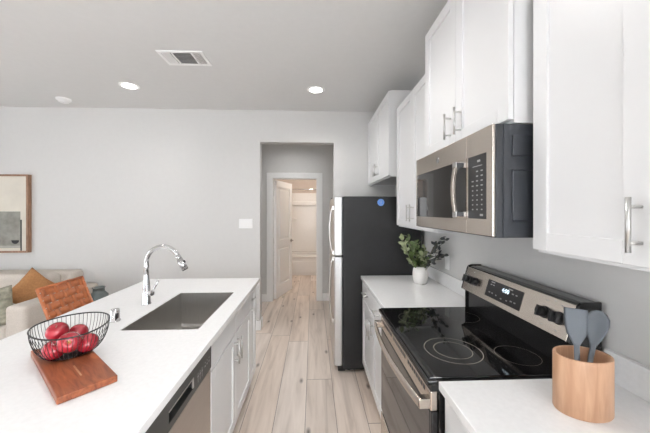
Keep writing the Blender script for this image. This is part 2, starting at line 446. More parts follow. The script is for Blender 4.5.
# bathroom door: two panel leaf, hinged left, opened into the bathroom
door = bpy.data.objects.new('door_1', None); COL.objects.link(door)
door.location = (DX0+0.006, HY+0.10, 0.008); door['kind'] = 'structure'; door.empty_display_size = 0.05
ang = math.radians(72); door.rotation_euler = (0, 0, ang)
DWID, DH, DT = 0.715, 2.03, 0.042
mb = MB()
s_, midr, botr, topr = 0.105, 0.115, 0.21, 0.115
zm = 0.93
mb.box(0, s_, -DT, 0, 0, DH, 0.001); mb.box(DWID-s_, DWID, -DT, 0, 0, DH, 0.001)
mb.box(s_, DWID-s_, -DT, 0, 0, botr); mb.box(s_, DWID-s_, -DT, 0, zm-midr/2, zm+midr/2); mb.box(s_, DWID-s_, -DT, 0, DH-topr, DH)
for z0, z1 in ((botr, zm-midr/2), (zm+midr/2, DH-topr)):
    mb.box(s_, DWID-s_, -DT+0.017, -0.017, z0, z1)
    mb.box(s_+0.042, DWID-s_-0.042, -DT+0.006, -0.006, z0+0.042, z1-0.042, 0.010)
mb.build('leaf', M['trim'], door, local=True)
hk = MB()
for side in (-1, 1):
    yb = -DT if side < 0 else 0.0
    hk.cyl((DWID-0.06, yb, 0.94), (DWID-0.06, yb+side*0.012, 0.94), 0.028)
    hk.cyl((DWID-0.06, yb+side*0.012, 0.94), (DWID-0.06, yb+side*0.045, 0.94), 0.011)
    hk.tube([(DWID-0.06, yb+side*0.045, 0.94), (DWID-0.10, yb+side*0.05, 0.942), (DWID-0.17, yb+side*0.048, 0.938)], [0.010, 0.009, 0.008], 10)
hk.build('door_handle', M['darknickel'], door, local=True)
for zz in (0.2, 1.0, 1.8):
    MB().cyl((-0.003, 0.004, zz-0.045), (-0.003, 0.004, zz+0.045), 0.007, n=12).build('hinge', M['nickel'], door, local=True)

# ------------------------------------------------------------------ bathroom fixtures
t = thing('bathtub', 'white bathtub with a panelled apron at the far end of the bathroom', 'bathtub', (-0.07, TUBY, 0))
mb = MB()
mb.box(BLX+0.004, BRX-0.004, TUBY, TUBY+0.03, 0.0, 0.40, 0.004); mb.box(BLX+0.1, BRX-0.1, TUBY-0.012, TUBY, 0.06, 0.33, 0.006)
mb.build('apron', M['tub'], t)
mb = MB()
mb.box(BLX+0.004, BRX-0.004, TUBY-0.012, TUBY+0.09, 0.40, 0.45, 0.01); mb.box(BLX+0.004, BRX-0.004, BE-0.10, BE-0.03, 0.40, 0.45, 0.01)
mb.box(BLX+0.004, BLX+0.10, TUBY+0.09, BE-0.10, 0.40, 0.45); mb.box(BRX-0.10, BRX-0.004, TUBY+0.09, BE-0.10, 0.40, 0.45)
mb.build('rim', M['tub'], t)
mb = MB()
mb.box(BLX+0.09, BRX-0.09, TUBY+0.08, BE-0.09, 0.06, 0.08); mb.box(BLX+0.08, BLX+0.1, TUBY+0.08, BE-0.09, 0.08, 0.40); mb.box(BRX-0.1, BRX-0.08, TUBY+0.08, BE-0.09, 0.08, 0.40)
mb.box(BLX+0.1, BRX-0.1, TUBY+0.07, TUBY+0.09, 0.08, 0.40); mb.box(BLX+0.1, BRX-0.1, BE-0.11, BE-0.09, 0.08, 0.40)
mb.build('basin', M['tub'], t)
t = thing('shower_surround', 'glossy white shower wall panel with a ledge above the bathtub', 'shower wall', (-0.07, BE, 0.45))
mb = MB(); mb.box(BLX+0.004, BRX-0.004, BE-0.028, BE-0.002, 0.452, 1.98, 0.004)
mb.box(BLX+0.002, BLX+0.028, TUBY, BE-0.03, 0.452, 1.98, 0.004); mb.box(BRX-0.028, BRX-0.002, TUBY, BE-0.03, 0.452, 1.98, 0.004)
mb.build('panel', M['tub'], t)
MB().box(BLX+0.03, BRX-0.03, BE-0.10, BE-0.028, 1.66, 1.76, 0.01).build('ledge', M['tub'], t)
MB().box(-0.62, -0.42, BE-0.10, BE-0.028, 1.28, 1.32, 0.008).build('soap_shelf', M['tub'], t)
t = thing('shower_rod', 'chrome curtain rod spanning the shower above the bathtub', 'curtain rod', (-0.07, TUBY+0.03, 2.02))
MB().cyl((BLX+0.01, TUBY+0.03, 2.02), (BRX-0.01, TUBY+0.03, 2.02), 0.0135).build('rod', M['chrome'], t)
for x0, x1 in ((BLX, BLX+0.012), (BRX-0.012, BRX)):
    MB().cyl((x0, TUBY+0.03, 2.02), (x1, TUBY+0.03, 2.02), 0.03).build('flange', M['chrome'], t)
t = thing('bathroom_ceiling_light', 'round ceiling light glowing in the bathroom', 'ceiling light', (0.0, 6.0, CZ))
MB().cyl((0, 6.0, CZ-0.03), (0, 6.0, CZ), 0.15).build('base', M['plastic'], t)
MB().lathe([(0, -0.10), (0.06, -0.094), (0.11, -0.07), (0.135, -0.03)], (0, 6.0, CZ)).build('shade', M['lens'], t)
pl = bpy.data.lights.new('bathroom_bulb', 'POINT'); pl.energy = 32; pl.color = (1.0, 0.88, 0.77); pl.shadow_soft_size = 0.12
po = bpy.data.objects.new('bathroom_bulb', pl); COL.objects.link(po); po.location = (0, 6.0, CZ-0.24)

# ------------------------------------------------------------------ cabinet helpers
def shaker(mb, xf, sgn, y0, y1, z0, z1, st=0.058, th=0.02, rec=0.009):
    """door slab whose visible face is x=xf and looks along sgn*X"""
    xb = xf-sgn*th
    def bx(ya, yb, za, zb, x=xf, bev=0.0012): mb.box(min(x, xb), max(x, xb), ya, yb, za, zb, bev, 1)
    bx(y0, y0+st, z0, z1); bx(y1-st, y1, z0, z1)
    bx(y0+st, y1-st, z0, z0+st); bx(y0+st, y1-st, z1-st, z1)
    mb.box(min(xf-sgn*rec, xb), max(xf-sgn*rec, xb), y0+st, y1-st, z0+st, z1-st)
def pull(mb, xf, sgn, p, length, axis='z', r=0.0055, off=0.032):
    """bar pull standing off face x=xf; p=(y,z) centre"""
    x = xf+sgn*off; y, z = p; h = length/2
    if axis == 'z':
        mb.cyl((x, y, z-h), (x, y, z+h), r, n=14)
        for s in (-1, 1): mb.cyl((xf, y, z+s*(h-0.022)), (x, y, z+s*(h-0.022)), r*0.8, n=10)
    else:
        mb.cyl((x, y-h, z), (x, y+h, z), r, n=14)
        for s in (-1, 1): mb.cyl((xf, y+s*(h-0.022), z), (x, y+s*(h-0.022), z), r*0.8, n=10)

def upper_cabinet(label, xface, y0, y1, z0, z1, pulls='near', n=2, hz=0.06, hl=0.128, gap=0.0015):
    """wall cabinet on the right wall; doors face -X. pulls: list of y for each door's bar pull"""
    t = thing('wall_cabinet', label, 'cabinet', ((xface+WX)/2, (y0+y1)/2, z0), 0, 'white wall cabinets')
    xb = xface+0.021
    mb = MB(); p = 0.018; X1 = WX-0.002
    mb.box(xb, X1, y0, y0+p, z0, z1); mb.box(xb, X1, y1-p, y1, z0, z1)
    mb.box(xb, X1, y0+p, y1-p, z0+0.012, z0+0.030); mb.box(xb, X1, y0+p, y1-p, z1-p, z1); mb.box(X1-0.008, X1, y0+p, y1-p, z0+0.03, z1-p)
    mb.box(xb, xb+0.018, y0+p, y1-p, z0, z0+0.03); mb.box(xb, xb+0.018, (y0+y1)/2-0.02, (y0+y1)/2+0.02, z0+0.03, z1-p)
    mb.build('carcass', M['cab'], t)
    ww = (y1-y0)/n
    for k in range(n):
        a = y0+k*ww+gap; b = y0+(k+1)*ww-gap
        d = MB(); shaker(d, xface, -1, a, b, z0+0.012, z1-0.006)
        do = d.build('door', M['cab'], t)
        py = pulls[k]
        if py is not None:
            h = MB(); pull(h, xface, -1, (py, z0+hz+hl/2), hl)
            h.build('handle', M['nickel'], do)
    return t

# upper run, far to near
yA, yB, yC = 2.672, 1.787, 1.021
sm = (2.607+yB)/2
upper_cabinet('short white wall cabinet above the refrigerator', 0.705, 2.69, 3.715, 1.832, 2.64, pulls=[3.20-0.04, 3.20+0.04])
upper_cabinet('tall white two-door wall cabinet between refrigerator and microwave', 0.755, yB+0.002, 2.607, 1.372, 2.44, pulls=[sm-0.035, sm+0.035])
mm = (yB+yC)/2
upper_cabinet('white two-door wall cabinet directly above the microwave', 0.694, yC, yB-0.002, 1.826, 2.60, pulls=[mm-0.05, mm+0.05], hz=0.045)
upper_cabinet('tall white wall cabinet nearest, above the utensil crock', 0.755, 0.288, 0.986, 1.370, 2.44, pulls=[0.600, 0.6565], hz=0.045)

def base_cabinet(name, label, sgn, xface, xback, y0, y1, fronts, near_panel=True, hollow=True, ztop=0.884, group='white base cabinets'):
    t = thing(name, label, 'cabinet', ((xface+xback)/2, (y0+y1)/2, 0), 0, group)
    xb = xface-sgn*0.021
    p = 0.018; mb = MB()
    lo, hi = min(xb, xback), max(xb, xback)
    mb.box(lo, hi, y0, y0+p, 0.10, ztop); mb.box(lo, hi, y1-p, y1, 0.10, ztop)
    mb.box(lo, hi, y0+p, y1-p, 0.10, 0.118)
    bk = xback
    mb.box(min(bk, bk+sgn*0.012), max(bk, bk+sgn*0.012), y0+p, y1-p, 0.118, ztop)
    fr = xb
    mb.box(min(fr, fr-sgn*0.018), max(fr, fr-sgn*0.018), y0+p, y1-p, ztop-0.03, ztop)
    mb.box(min(fr, fr-sgn*0.018), max(fr, fr-sgn*0.018), y0+p, y1-p, 0.690, 0.705)
    mb.build('carcass', M['cab'], t)
    kx = xb-sgn*0.06
    MB().box(min(kx, kx-sgn*0.016), max(kx, kx-sgn*0.016), y0, y1, 0, 0.10).build('toe_kick', M['cab'], t)
    for (kind, a, b, z0, z1, hp) in fronts:
        d = MB(); g = 0.002
        if kind == 'drawer':
            d.box(min(xface, xface-sgn*0.02), max(xface, xface-sgn*0.02), a+g, b-g, z0+g, z1-g, 0.0015, 1)
        else: shaker(d, xface, sgn, a+g, b-g, z0+g, z1-g)
        do = d.build('drawer_front' if kind == 'drawer' else 'door', M['cab'], t)
        if hp:
            h = MB(); pull(h, xface, sgn, (hp[1], hp[2]), hp[3], hp[0]); h.build('handle', M['nickel'], do)
    return t

# ------------------------------------------------------------------ right run: base cabinets, countertops
BX = 0.455
y0, y1 = 1.790, 2.672
ms = (y0+y1)/2
base_cabinet('base_cabinet', 'white base cabinet with two doors and drawers between refrigerator and stove', -1, BX, WX-0.003, y0, y1, [
    ('drawer', y0, ms, 0.715, 0.872, ('y', (y0+ms)/2, 0.80, 0.128)), ('drawer', ms, y1, 0.715, 0.872, ('y', (y1+ms)/2, 0.80, 0.128)),
    ('door', y0, ms, 0.112, 0.71, ('z', ms-0.035, 0.60, 0.128)), ('door', ms, y1, 0.112, 0.71, ('z', ms+0.035, 0.60, 0.128))])
y0, y1 = 0.10, 1.004
ms = (y0+y1)/2
base_cabinet('base_cabinet', 'white base cabinet under the counter with the utensil crock', -1, BX, WX-0.003, y0, y1, [
    ('drawer', y0, ms, 0.715, 0.872, ('y', (y0+ms)/2, 0.80, 0.128)), ('drawer', ms, y1, 0.715, 0.872, ('y', (y1+ms)/2, 0.80, 0.128)),
    ('door', y0, ms, 0.112, 0.71, ('z', ms-0.035, 0.60, 0.128)), ('door', ms, y1, 0.112, 0.71, ('z', ms+0.035, 0.60, 0.128))])
def countertop(label, splash, ya, yb):
    t = thing('countertop', label, 'countertop', (0.75, (ya+yb)/2, 0.884), 0, 'white quartz countertops')
    MB().box(0.440, WX-0.001, ya, yb, 0.884, 0.914, 0.0025).build('slab', M['quartz'], t)
    o = MB().box(WX-0.021, WX-0.001, ya, yb, 0.9142, 1.016, 0.002).build('backsplash', M['quartz'])
    tag(o, splash, 'backsplash', 'white quartz backsplash strips')
countertop('white quartz countertop between refrigerator and stove holding the potted greenery', 'low white quartz backsplash strip on the wall behind the potted greenery', 1.789, 2.676)
countertop('white quartz countertop in front of the stove holding the utensil crock', 'low white quartz backsplash strip on the wall beside the utensil crock', 0.08, 1.019)

# ------------------------------------------------------------------ range
R0, R1 = 1.024, 1.784
RX = 0.415
t = thing('kitchen_range', 'black and stainless electric range between the two white counters', 'stove', (0.72, (R0+R1)/2, 0))
mb = MB(); mb.box(RX+0.03, 1.045, R0, R1, 0.04, 0.895, 0.003)
mb.box(RX+0.06, 1.03, R0+0.02, R1-0.02, 0.0, 0.04)
for k in range(5): mb.cyl((RX+0.045, R0+0.0005, 0.80-k*0.035), (RX+0.045, R0-0.001, 0.80-k*0.035), 0.004, n=8)
mb.build('body', M['black'], t)
mb = MB(); mb.box(RX-0.012, 0.985, R0-0.001, R1+0.001, 0.895, 0.912, 0.004)
mb.build('cooktop_trim', M['black'], t)
top = MB().box(RX-0.002, 0.962, R0+0.010, R1-0.010, 0.9122, 0.919, 0.003).build('cooktop', M['glassblack'], t)
def ring(cx, cy, r, w_=0.0022):
    mb = MB(); n = 56; b = bmesh.new()
    A = [b.verts.new((cx+(r-w_/2)*math.cos(2*PI*i/n), cy+(r-w_/2)*math.sin(2*PI*i/n), 0.9193)) for i in range(n)]
    B = [b.verts.new((cx+(r+w_/2)*math.cos(2*PI*i/n), cy+(r+w_/2)*math.sin(2*PI*i/n), 0.9193)) for i in range(n)]
    for i in range(n): b.faces.new((A[i], B[i], B[(i+1) % n], A[(i+1) % n]))
    mb._merge(b); mb.build('burner_ring', M['ring'], top)
ring(0.595, 1.230, 0.115, 0.003); ring(0.595, 1.230, 0.076, 0.003); ring(0.838, 1.175, 0.082, 0.0012); ring(0.565, 1.60, 0.088, 0.0010); ring(0.835, 1.61, 0.088, 0.0008)
# oven door
mb = MB(); D0, D1 = R0+0.004, R1-0.004
mb.box(RX, RX+0.028, D0, D1, 0.800, 0.872, 0.006)                        # stainless upper rail
od = mb.build('oven_door', M['steel'], t)
MB().box(RX+0.003, RX+0.028, D0, D1, 0.300, 0.7995, 0.004).build('door_frame', M['black'], od)
MB().box(RX+0.001, RX+0.020, D0+0.012, D1-0.012, 0.312, 0.795, 0.002).build('oven_window', M['ovenglass'], od)
mb = MB()
for k in range(26):
    yy = D0+0.06+k*(D1-D0-0.12)/25
    if k % 9 in (8,): continue
    mb.box(RX-0.0008, RX+0.001, yy-0.008, yy+0.008, 0.846, 0.862)
mb.build('vent_slots', M['blackmatte'], od)
mb = MB()
def hnd(u, v):
    y = D0+0.004+(D1-D0-0.008)*u
    bow = 0.030*math.sin(PI*u)**0.8
    x = RX-0.032-bow
    a = 2*PI*v
    return Vector((x+0.010*math.cos(a), y, 0.826+0.019*math.sin(a)))
mb.grid(hnd, 33, 17)
for yy in (D0+0.018, D1-0.018):
    mb.box(RX-0.040, RX+0.002, yy-0.016, yy+0.016, 0.808, 0.844, 0.004)
mb.build('oven_handle', M['steel'], od)
MB().box(RX+0.004, RX+0.030, D0, D1, 0.872, 0.895).build('vent_rail', M['blackmatte'], t)
MB().box(RX, RX+0.026, D0, D1, 0.075, 0.285, 0.005).build('storage_drawer', M['steel'], t)
# backguard
PZ0, PZ1 = 1.035, 1.166
PX0, PX1 = 0.922, 0.962
mb = MB(); mb.prism([(0.955, 0.912), (0.955, 1.02), (0.928, 1.034), (0.968, 1.172), (0.985, 1.176), (1.043, 1.176), (1.043, 0.90), (0.975, 0.90)], 'y', R0+0.012, R1-0.012, 0.0)
mb.build('backguard', M['black'], t)
mb = MB()
cap = [(0.945, 0.914), (0.945, 1.02), (0.920, 1.034), (0.957, 1.164), (0.966, 1.176), (0.985, 1.181), (1.044, 1.180), (1.044, 0.914)]
mb.prism(cap, 'y', R1-0.012, R1, 0.002)
mb.build('end_cap', M['black'], t)
MB().prism(cap, 'y', R0, R0+0.012, 0.002).build('end_cap', M['black'], t)
tilt = math.atan2(PX1-PX0, PZ1-PZ0)
def panel_pt(f, off=0.0):   # f 0..1 up the panel; off: distance out of the face
    x = PX0+(PX1-PX0)*f-math.cos(tilt)*off; z = PZ0+(PZ1-PZ0)*f+math.sin(tilt)*off
    return x, z
def panel_slab(mb, ya, yb, fa, fb, o0, o1, bev=0.0):
    pts = [panel_pt(fa, o0), panel_pt(fb, o0), panel_pt(fb, o1), panel_pt(fa, o1)]
    mb.prism(pts, 'y', ya, yb, bev)
mb = MB(); panel_slab(mb, R0+0.013, R1-0.013, 0.0, 1.0, -0.004, 0.003, 0.001)
cp = mb.build('control_panel', M['steel'], t)
mb = MB(); panel_slab(mb, 1.285, 1.546, 0.18, 0.82, 0.003, 0.0045, 0.0005); dp = mb.build('display', M['blackmatte'], cp)
def panel_mtx(y, f, off):
    x, z = panel_pt(f, off); return face_negx(x, y, z, tilt)
mb = MB(); text_mesh(mb, '4:00', 0.030, panel_mtx(1.400, 0.62, 0.0050))
mb.build('clock_digits', M['display'], cp)
mb = MB()
for (yy, ff, ww) in ((1.585, .66, .014), (1.565, .66, .012), (1.585, .36, .014), (1.562, .36, .012), (1.53, .34, .010), (1.49, .30, .012), (1.45, .32, .010), (1.42, .36, .014), (1.395, .36, .012), (1.42, .62, .014), (1.395, .62, .012), (1.44, .74, .03), (1.575, .76, .03)):
    yy -= 0.072; panel_slab(mb, yy-ww/2, yy+ww/2, ff-.02, ff+.02, 0.0045, 0.0049)
for (yy, ff) in ((1.157, .86), (1.088, .86), (1.157, .14), (1.088, .14), (1.69, .86), (1.122, .92)):
    panel_slab(mb, yy-0.006, yy+0.006, ff-.012, ff+.012, 0.003, 0.0034)
mb.build('button_marks', M['mark'], cp)
def knob(y, f=0.5):
    x, z = panel_pt(f, 0.003); d = Vector((-math.cos(tilt), 0, math.sin(tilt)))
    c = Vector((x, y, z))
    mb = MB(); mb.cyl(c, c+d*0.006, 0.025, 0.024, 28); mb.cyl(c+d*0.006, c+d*0.028, 0.0215, 0.019, 28)
    upv = Vector((math.sin(tilt), 0, math.cos(tilt)))
    R = Matrix((( -d.x, 0, upv.x), (0, 1, 0), (-d.z, 0, upv.z))).to_4x4()
    mb.box(-0.038, -0.005, -0.0055, 0.0055, -0.021, 0.021, 0.002, mtx=Matrix.Translation(c) @ R)
    mb.build('knob', M['blackmatte'], t)
for y in (1.728, 1.652, 1.157, 1.088): knob(y, 0.5)

# ------------------------------------------------------------------ microwave
MX = 0.638
t = thing('microwave', 'stainless over-the-range microwave with bowed handle above the stove', 'microwave', (0.85, 1.40, 1.415))
W0, W1, Z0, Z1 = yC+0.003, yB-0.003, 1.415, 1.822
mb = MB(); mb.box(MX+0.012, WX-0.003, W0, W1, Z0, Z1-0.0, 0.002)
mb.box(0.708, 0.90, W0-0.006, W0+0.001, 1.707, 1.782, 0.003); mb.box(0.708, 0.90, W0-0.006, W0+0.001, 1.475, 1.657, 0.003)
mb.box(0.676, 0.690, W0-0.003, W0+0.001, Z0, Z1)
mb.build('case', M['micro_side'], t)
SE = 1.200
mb = MB()
F = MX
wz0, wz1 = 1.479, 1.726; wy0, wy1 = 1.318, 1.772
mb.box(F, F+0.011, SE+0.0008, W1, wz1, Z1, 0.0025); mb.box(F, F+0.011, SE+0.0008, W1, Z0+0.004, wz0, 0.0025)
mb.box(F, F+0.011, wy1, W1, wz0-0.003, wz1+0.003); mb.box(F, F+0.011, SE+0.0008, wy0, wz0-0.003, wz1+0.003)
md = mb.build('door', M['steel'], t)
MB().box(F+0.002, F+0.0105, wy0-0.001, wy1+0.001, wz0-0.001, wz1+0.001).build('window', M['ovenglass'], md)
MB().box(F-0.0015, F+0.001, SE+0.004, 1.305, 1.502, 1.700, 0.0006).build('dark_handle_strip', M['blackmatte'], md)  # dark strip on the door behind the handle
mb = MB()
hp = []
for i in range(21):
    u = i/20; z = 1.484+u*0.232
    hp.append((F-0.040-0.014*math.sin(PI*u), z))
poly = hp+[(x+0.011, z) for x, z in hp[::-1]]
mb.prism(poly, 'y', SE+0.008, SE+0.030, 0.002)
mb.build('handle', M['steel'], md)
for za, zb in ((1.484, 1.510), (1.690, 1.716)):
    MB().box(F-0.044, F+0.001, SE+0.002, SE+0.036, za, zb, 0.004).build('handle_mount', M['chrome'], md)
# control side
mb = MB(); mb.box(F, F+0.011, W0, SE-0.0008, Z0+0.004, Z1, 0.0025)
cs = mb.build('control_side', M['steel'], t)
MB().box(F-0.0012, F+0.001, 1.062, 1.184, 1.481, 1.728, 0.0005).build('keypad', M['blackmatte'], cs)
mb = MB()
for r_ in range(9):
    for c_ in range(3):
        yy = 1.150-c_*0.031; zz = 1.665-r_*0.0185
        if c_ == 0 and r_ in (0, 1): continue
        ww = 0.0085 if r_ > 3 else 0.013
        mb.box(F-0.0018, F-0.0010, yy-ww/2, yy+ww/2, zz-0.0024, zz+0.0024)
mb.box(F-0.0018, F-0.0010, 1.098, 1.118, 1.700, 1.708); mb.box(F-0.0018, F-0.0010, 1.085, 1.15, 1.684, 1.6865); mb.box(F-0.0018, F-0.0010, 1.08, 1.10, 1.492, 1.500)
mb.build('key_marks', M['mark'], cs)
mb = MB(); mb.cyl((F+0.0005, 1.475, 1.770), (F-0.0020, 1.475, 1.770), 0.0165, n=32)
bd = mb.build('badge', M['chrome'], md)
mb = MB(); m_ = face_negx(F-0.0022, 1.475, 1.770)
mb.tube([m_ @ Vector((0.0135*math.cos(a), 0.0135*math.sin(a), 0)) for a in [2*PI*i/32 for i in range(32)]], 0.0007, 6, True)
mb.tube([m_ @ Vector((-0.006+0.004*math.cos(a), 0.001+0.0055*math.sin(a), 0)) for a in [0.6+4.8*i/14 for i in range(15)]], 0.0007, 6)
mb.tube([m_ @ Vector((0.004+0.004*math.cos(a), 0.0032+0.0032*math.sin(a), 0)) for a in [0.8+4.0*i/12 for i in range(13)]]+[m_ @ Vector((0.004+0.0045*math.cos(a), -0.0036+0.0036*math.sin(a), 0)) for a in [1.8+4.0*i/12 for i in range(13)]], 0.0007, 6)
mb.build('monogram', M['ventdark'], md)
MB().box(F+0.06, WX-0.05, W0+0.06, W1-0.06, Z0-0.002, Z0+0.001).build('grease_filter', M['micro_side'], t)

# ------------------------------------------------------------------ refrigerator
FR0, FR1 = 2.700, 3.460
t = thing('refrigerator', 'tall stainless top-freezer refrigerator with charcoal side', 'refrigerator', (0.65, 3.08, 0))
FZ = 1.648
mb = MB(); mb.box(0.282, 1.03, FR0, FR1, 0.025, FZ, 0.006)
for x in (0.34, 0.97):
    for y in (FR0+0.06, FR1-0.06): mb.cyl((x, y, 0), (x, y, 0.026), 0.02, n=12)
mb.build('body', M['fridge'], t)
for nm, za, zb in (('freezer_door', 1.093, FZ-0.004), ('fresh_food_door', 0.06, 1.081)):
    mb = MB(); mb.box(0.200, 0.274, FR0+0.002, FR1-0.002, za, zb, 0.010, 3)
    d = mb.build(nm, M['litsteel'], t)
    MB().box(0.1985, 0.203, FR0+0.012, FR1-0.012, za+0.010, zb-0.010, 0.001).build('steel_face', M['steelv'], d)
    MB().box(0.274, 0.283, FR0+0.012, FR1-0.012, za+0.012, zb-0.012).build('gasket', M['blackmatte'], d)
    a, b = (za+0.02, za+0.45) if nm == 'freezer_door' else (zb-0.62, zb-0.02)
    pts = []
    for i in range(17):
        u = i/16; pts.append((0.200-0.016-0.026*math.sin(PI*min(1, max(0, u)))**0.6, FR0+0.055, a+(b-a)*u))
    mb = MB(); mb.tube(pts, 0.0095, 12)
    for zz in (a+0.004, b-0.004): mb.box(0.178, 0.2005, FR0+0.042, FR0+0.068, zz-0.02, zz+0.02, 0.004)
    mb.build('handle', M['steelv'], d)
MB().box(0.235, 0.30, FR0+0.01, FR1-0.01, 0.012, 0.055).build('kick_grille', M['blackmatte'], t)
MB().box(0.215, 0.33, FR1-0.09, FR1-0.02, FZ-0.004, FZ+0.014, 0.004).build('hinge_cover', M['blackmatte'], t)
st = MB().cyl((0.637, FR0-0.0012, 1.592), (0.637, FR0, 1.592), 0.033, n=40).build('sticker', M['sticker'], t)
mb = MB()
ty = FR0-0.0016
mb.tube([(0.637+0.027*math.cos(2*PI*i/36), ty, 1.592+0.027*math.sin(2*PI*i/36)) for i in range(36)], 0.0012, 6, True)
mb.tube([(0.637+0.010*math.cos(2*PI*i/24), ty, 1.597+0.010*math.sin(2*PI*i/24)) for i in range(24)], 0.0022, 6, True)
mb.box(0.625, 0.649, ty-0.0008, ty+0.0004, 1.574, 1.578)
mb.build('sticker_mark', M['mark'], st)

# ------------------------------------------------------------------ island
IX = -0.505          # door faces (towards +X)
IB = -1.12
CT = 0.914
y0, y1 = 1.434, 2.344
ms = (y0+y1)/2
base_cabinet('base_cabinet', 'white sink base cabinet with twin doors in the island', 1, IX, IB, y0, y1, [
    ('drawer', y0, ms, 0.715, 0.872, None), ('drawer', ms, y1, 0.715, 0.872, None),
    ('door', y0, ms, 0.112, 0.71, ('z', ms-0.035, 0.605, 0.150)), ('door', ms, y1, 0.112, 0.71, ('z', ms+0.035, 0.605, 0.150))])
y0, y1 = 2.346, 2.555
base_cabinet('base_cabinet', 'narrow white base cabinet at the far end of the island', 1, IX, IB, y0, y1, [
    ('door', y0, y1, 0.112, 0.872, ('z', y0+0.035, 0.735, 0.128))])
y0, y1 = 0.33, 0.826
base_cabinet('base_cabinet', 'white base cabinet at the near end of the island before the dishwasher', 1, IX, IB, y0, y1, [
    ('drawer', y0, y1, 0.715, 0.872, ('y', (y0+y1)/2, 0.80, 0.128)), ('door', y0, y1, 0.112, 0.71, ('z', y1-0.04, 0.605, 0.128))])
t = thing('island_back_panel', 'white panel closing the seating side of the island', 'panel', (-1.13, 1.44, 0))
MB().box(-1.145, -1.122, 0.33, 2.555, 0, 0.883, 0.002).build('panel', M['cab'], t)
MB().box(-1.158, -1.145, 0.33, 2.555, 0, 0.10, 0.002).build('base_rail', M['cab'], t)

t = thing('island_countertop', 'long white quartz island countertop with a sink cutout', 'countertop', (-0.96, 1.44, 0.884))
def slab_hole(x0, x1, y0, y1, hx0, hx1, hy0, hy1, z0, z1):
    b = bmesh.new()
    def rect(a, b_, c, d, z): return [b.verts.new(p) for p in ((a, c, z), (b_, c, z), (b_, d, z), (a, d, z))]
    To, Ti = rect(x0, x1, y0, y1, z1), rect(hx0, hx1, hy0, hy1, z1)
    Bo, Bi = rect(x0, x1, y0, y1, z0), rect(hx0, hx1, hy0, hy1, z0)
    for i in range(4):
        j = (i+1) % 4
        b.faces.new((To[i], To[j], Ti[j], Ti[i])); b.faces.new((Bo[j], Bo[i], Bi[i], Bi[j]))
        b.faces.new((Bo[i], Bo[j], To[j], To[i])); b.faces.new((Ti[i], Ti[j], Bi[j], Bi[i]))
    bmesh.ops.recalc_face_normals(b, faces=b.faces)
    return b
SX0, SX1, SY0, SY1 = -0.966, -0.580, 1.461, 2.130
mb = MB(); mb._merge(slab_hole(-1.447, -0.473, 0.30, 2.575, SX0, SX1, SY0, SY1, 0.884, CT))
sl = mb.build('slab', M['quartz'], t)
bv = sl.modifiers.new('edge', 'BEVEL'); bv.width = 0.0025; bv.segments = 2; bv.limit_method = 'ANGLE'

# sink
t = thing('kitchen_sink', 'rectangular stainless undermount sink sunk in the island', 'sink', ((SX0+SX1)/2, (SY0+SY1)/2, 0.66))
b = bmesh.new()
sd, st_ = 0.215, 0.004
def rr(x0, x1, y0, y1, r, z, n=6):
    out = []
    for cx, cy, a0 in ((x1-r, y1-r, 0), (x0+r, y1-r, PI/2), (x0+r, y0+r, PI), (x1-r, y0+r, 1.5*PI)):
        for k in range(n+1):
            a = a0+PI/2*k/n; out.append((cx+r*math.cos(a), cy+r*math.sin(a), z))
    return out
sz = 0.8835
tz = CT-0.003
secs = [rr(SX0+0.0004, SX1-0.0004, SY0+0.0004, SY1-0.0004, 0.010, tz), rr(SX0+0.0020, SX1-0.0020, SY0+0.0020, SY1-0.0020, 0.010, tz),
        rr(SX0+0.003, SX1-0.003, SY0+0.003, SY1-0.003, 0.012, sz-sd+0.018), rr(SX0+0.008, SX1-0.008, SY0+0.008, SY1-0.008, 0.012, sz-sd+0.005), rr(SX0+0.02, SX1-0.02, SY0+0.02, SY1-0.02, 0.012, sz-sd)]
rings = [[b.verts.new(p) for p in s] for s in secs]
for A, B in zip(rings, rings[1:]):
    for i in range(len(A)):
        f = b.faces.new((A[i], A[(i+1) % len(A)], B[(i+1) % len(B)], B[i])); f.smooth = False
b.faces.new(rings[-1])
bmesh.ops.recalc_face_normals(b, faces=b.faces)
for f in b.faces: f.normal_flip()
mb = MB(); mb._merge(b); so = mb.build('basin', M['sinksteel'], t)
sm_ = so.modifiers.new('thickness', 'SOLIDIFY'); sm_.thickness = 0.0012; sm_.offset = -1
dc = ((SX0+SX1)/2, (SY0+SY1)/2+0.05, sz-sd)
MB().lathe([(0.0, 0.0015), (0.030, 0.0015), (0.034, 0.004), (0.045, 0.004), (0.050, 0.0012)], dc, 32).build('drain', M['chrome'], t)

# dishwasher
t = thing('dishwasher', 'stainless dishwasher with dark control strip built into the island', 'dishwasher', (-0.8, 1.13, 0))
a, b_ = 0.832, 1.428
MB().box(IB+0.004, IX-0.035, a, b_, 0.02, 0.875).build('tub', M['blackmatte'], t)
MB().box(IX-0.035, IX, a+0.002, b_-0.002, 0.115, 0.735, 0.005).build('door_panel', M['dwsteel'], t)
mb = MB()
pk0, pk1, pz0, pz1 = 1.005, 1.215, 0.765, 0.805
mb.box(IX-0.035, IX+0.002, a+0.002, pk0, 0.739, 0.872); mb.box(IX-0.035, IX+0.002, pk1, b_-0.002, 0.739, 0.872)
mb.box(IX-0.035, IX+0.002, pk0, pk1, 0.739, pz0); mb.box(IX-0.035, IX+0.002, pk0, pk1, pz1, 0.872)
mb.box(IX-0.035, IX-0.028, pk0, pk1, pz0, pz1)
cs = mb.build('control_strip', M['dwstrip'], t)
mb = MB(); mb.box(IX-0.004, IX+0.003, pk1-0.006, pk1+0.003, pz0, pz1+0.004, 0.002); mb.box(IX-0.006, IX+0.0035, pk0, pk1, pz1-0.001, pz1+0.005, 0.002)
mb.build('grip_edge', M['nickel'], cs)
mb = MB()
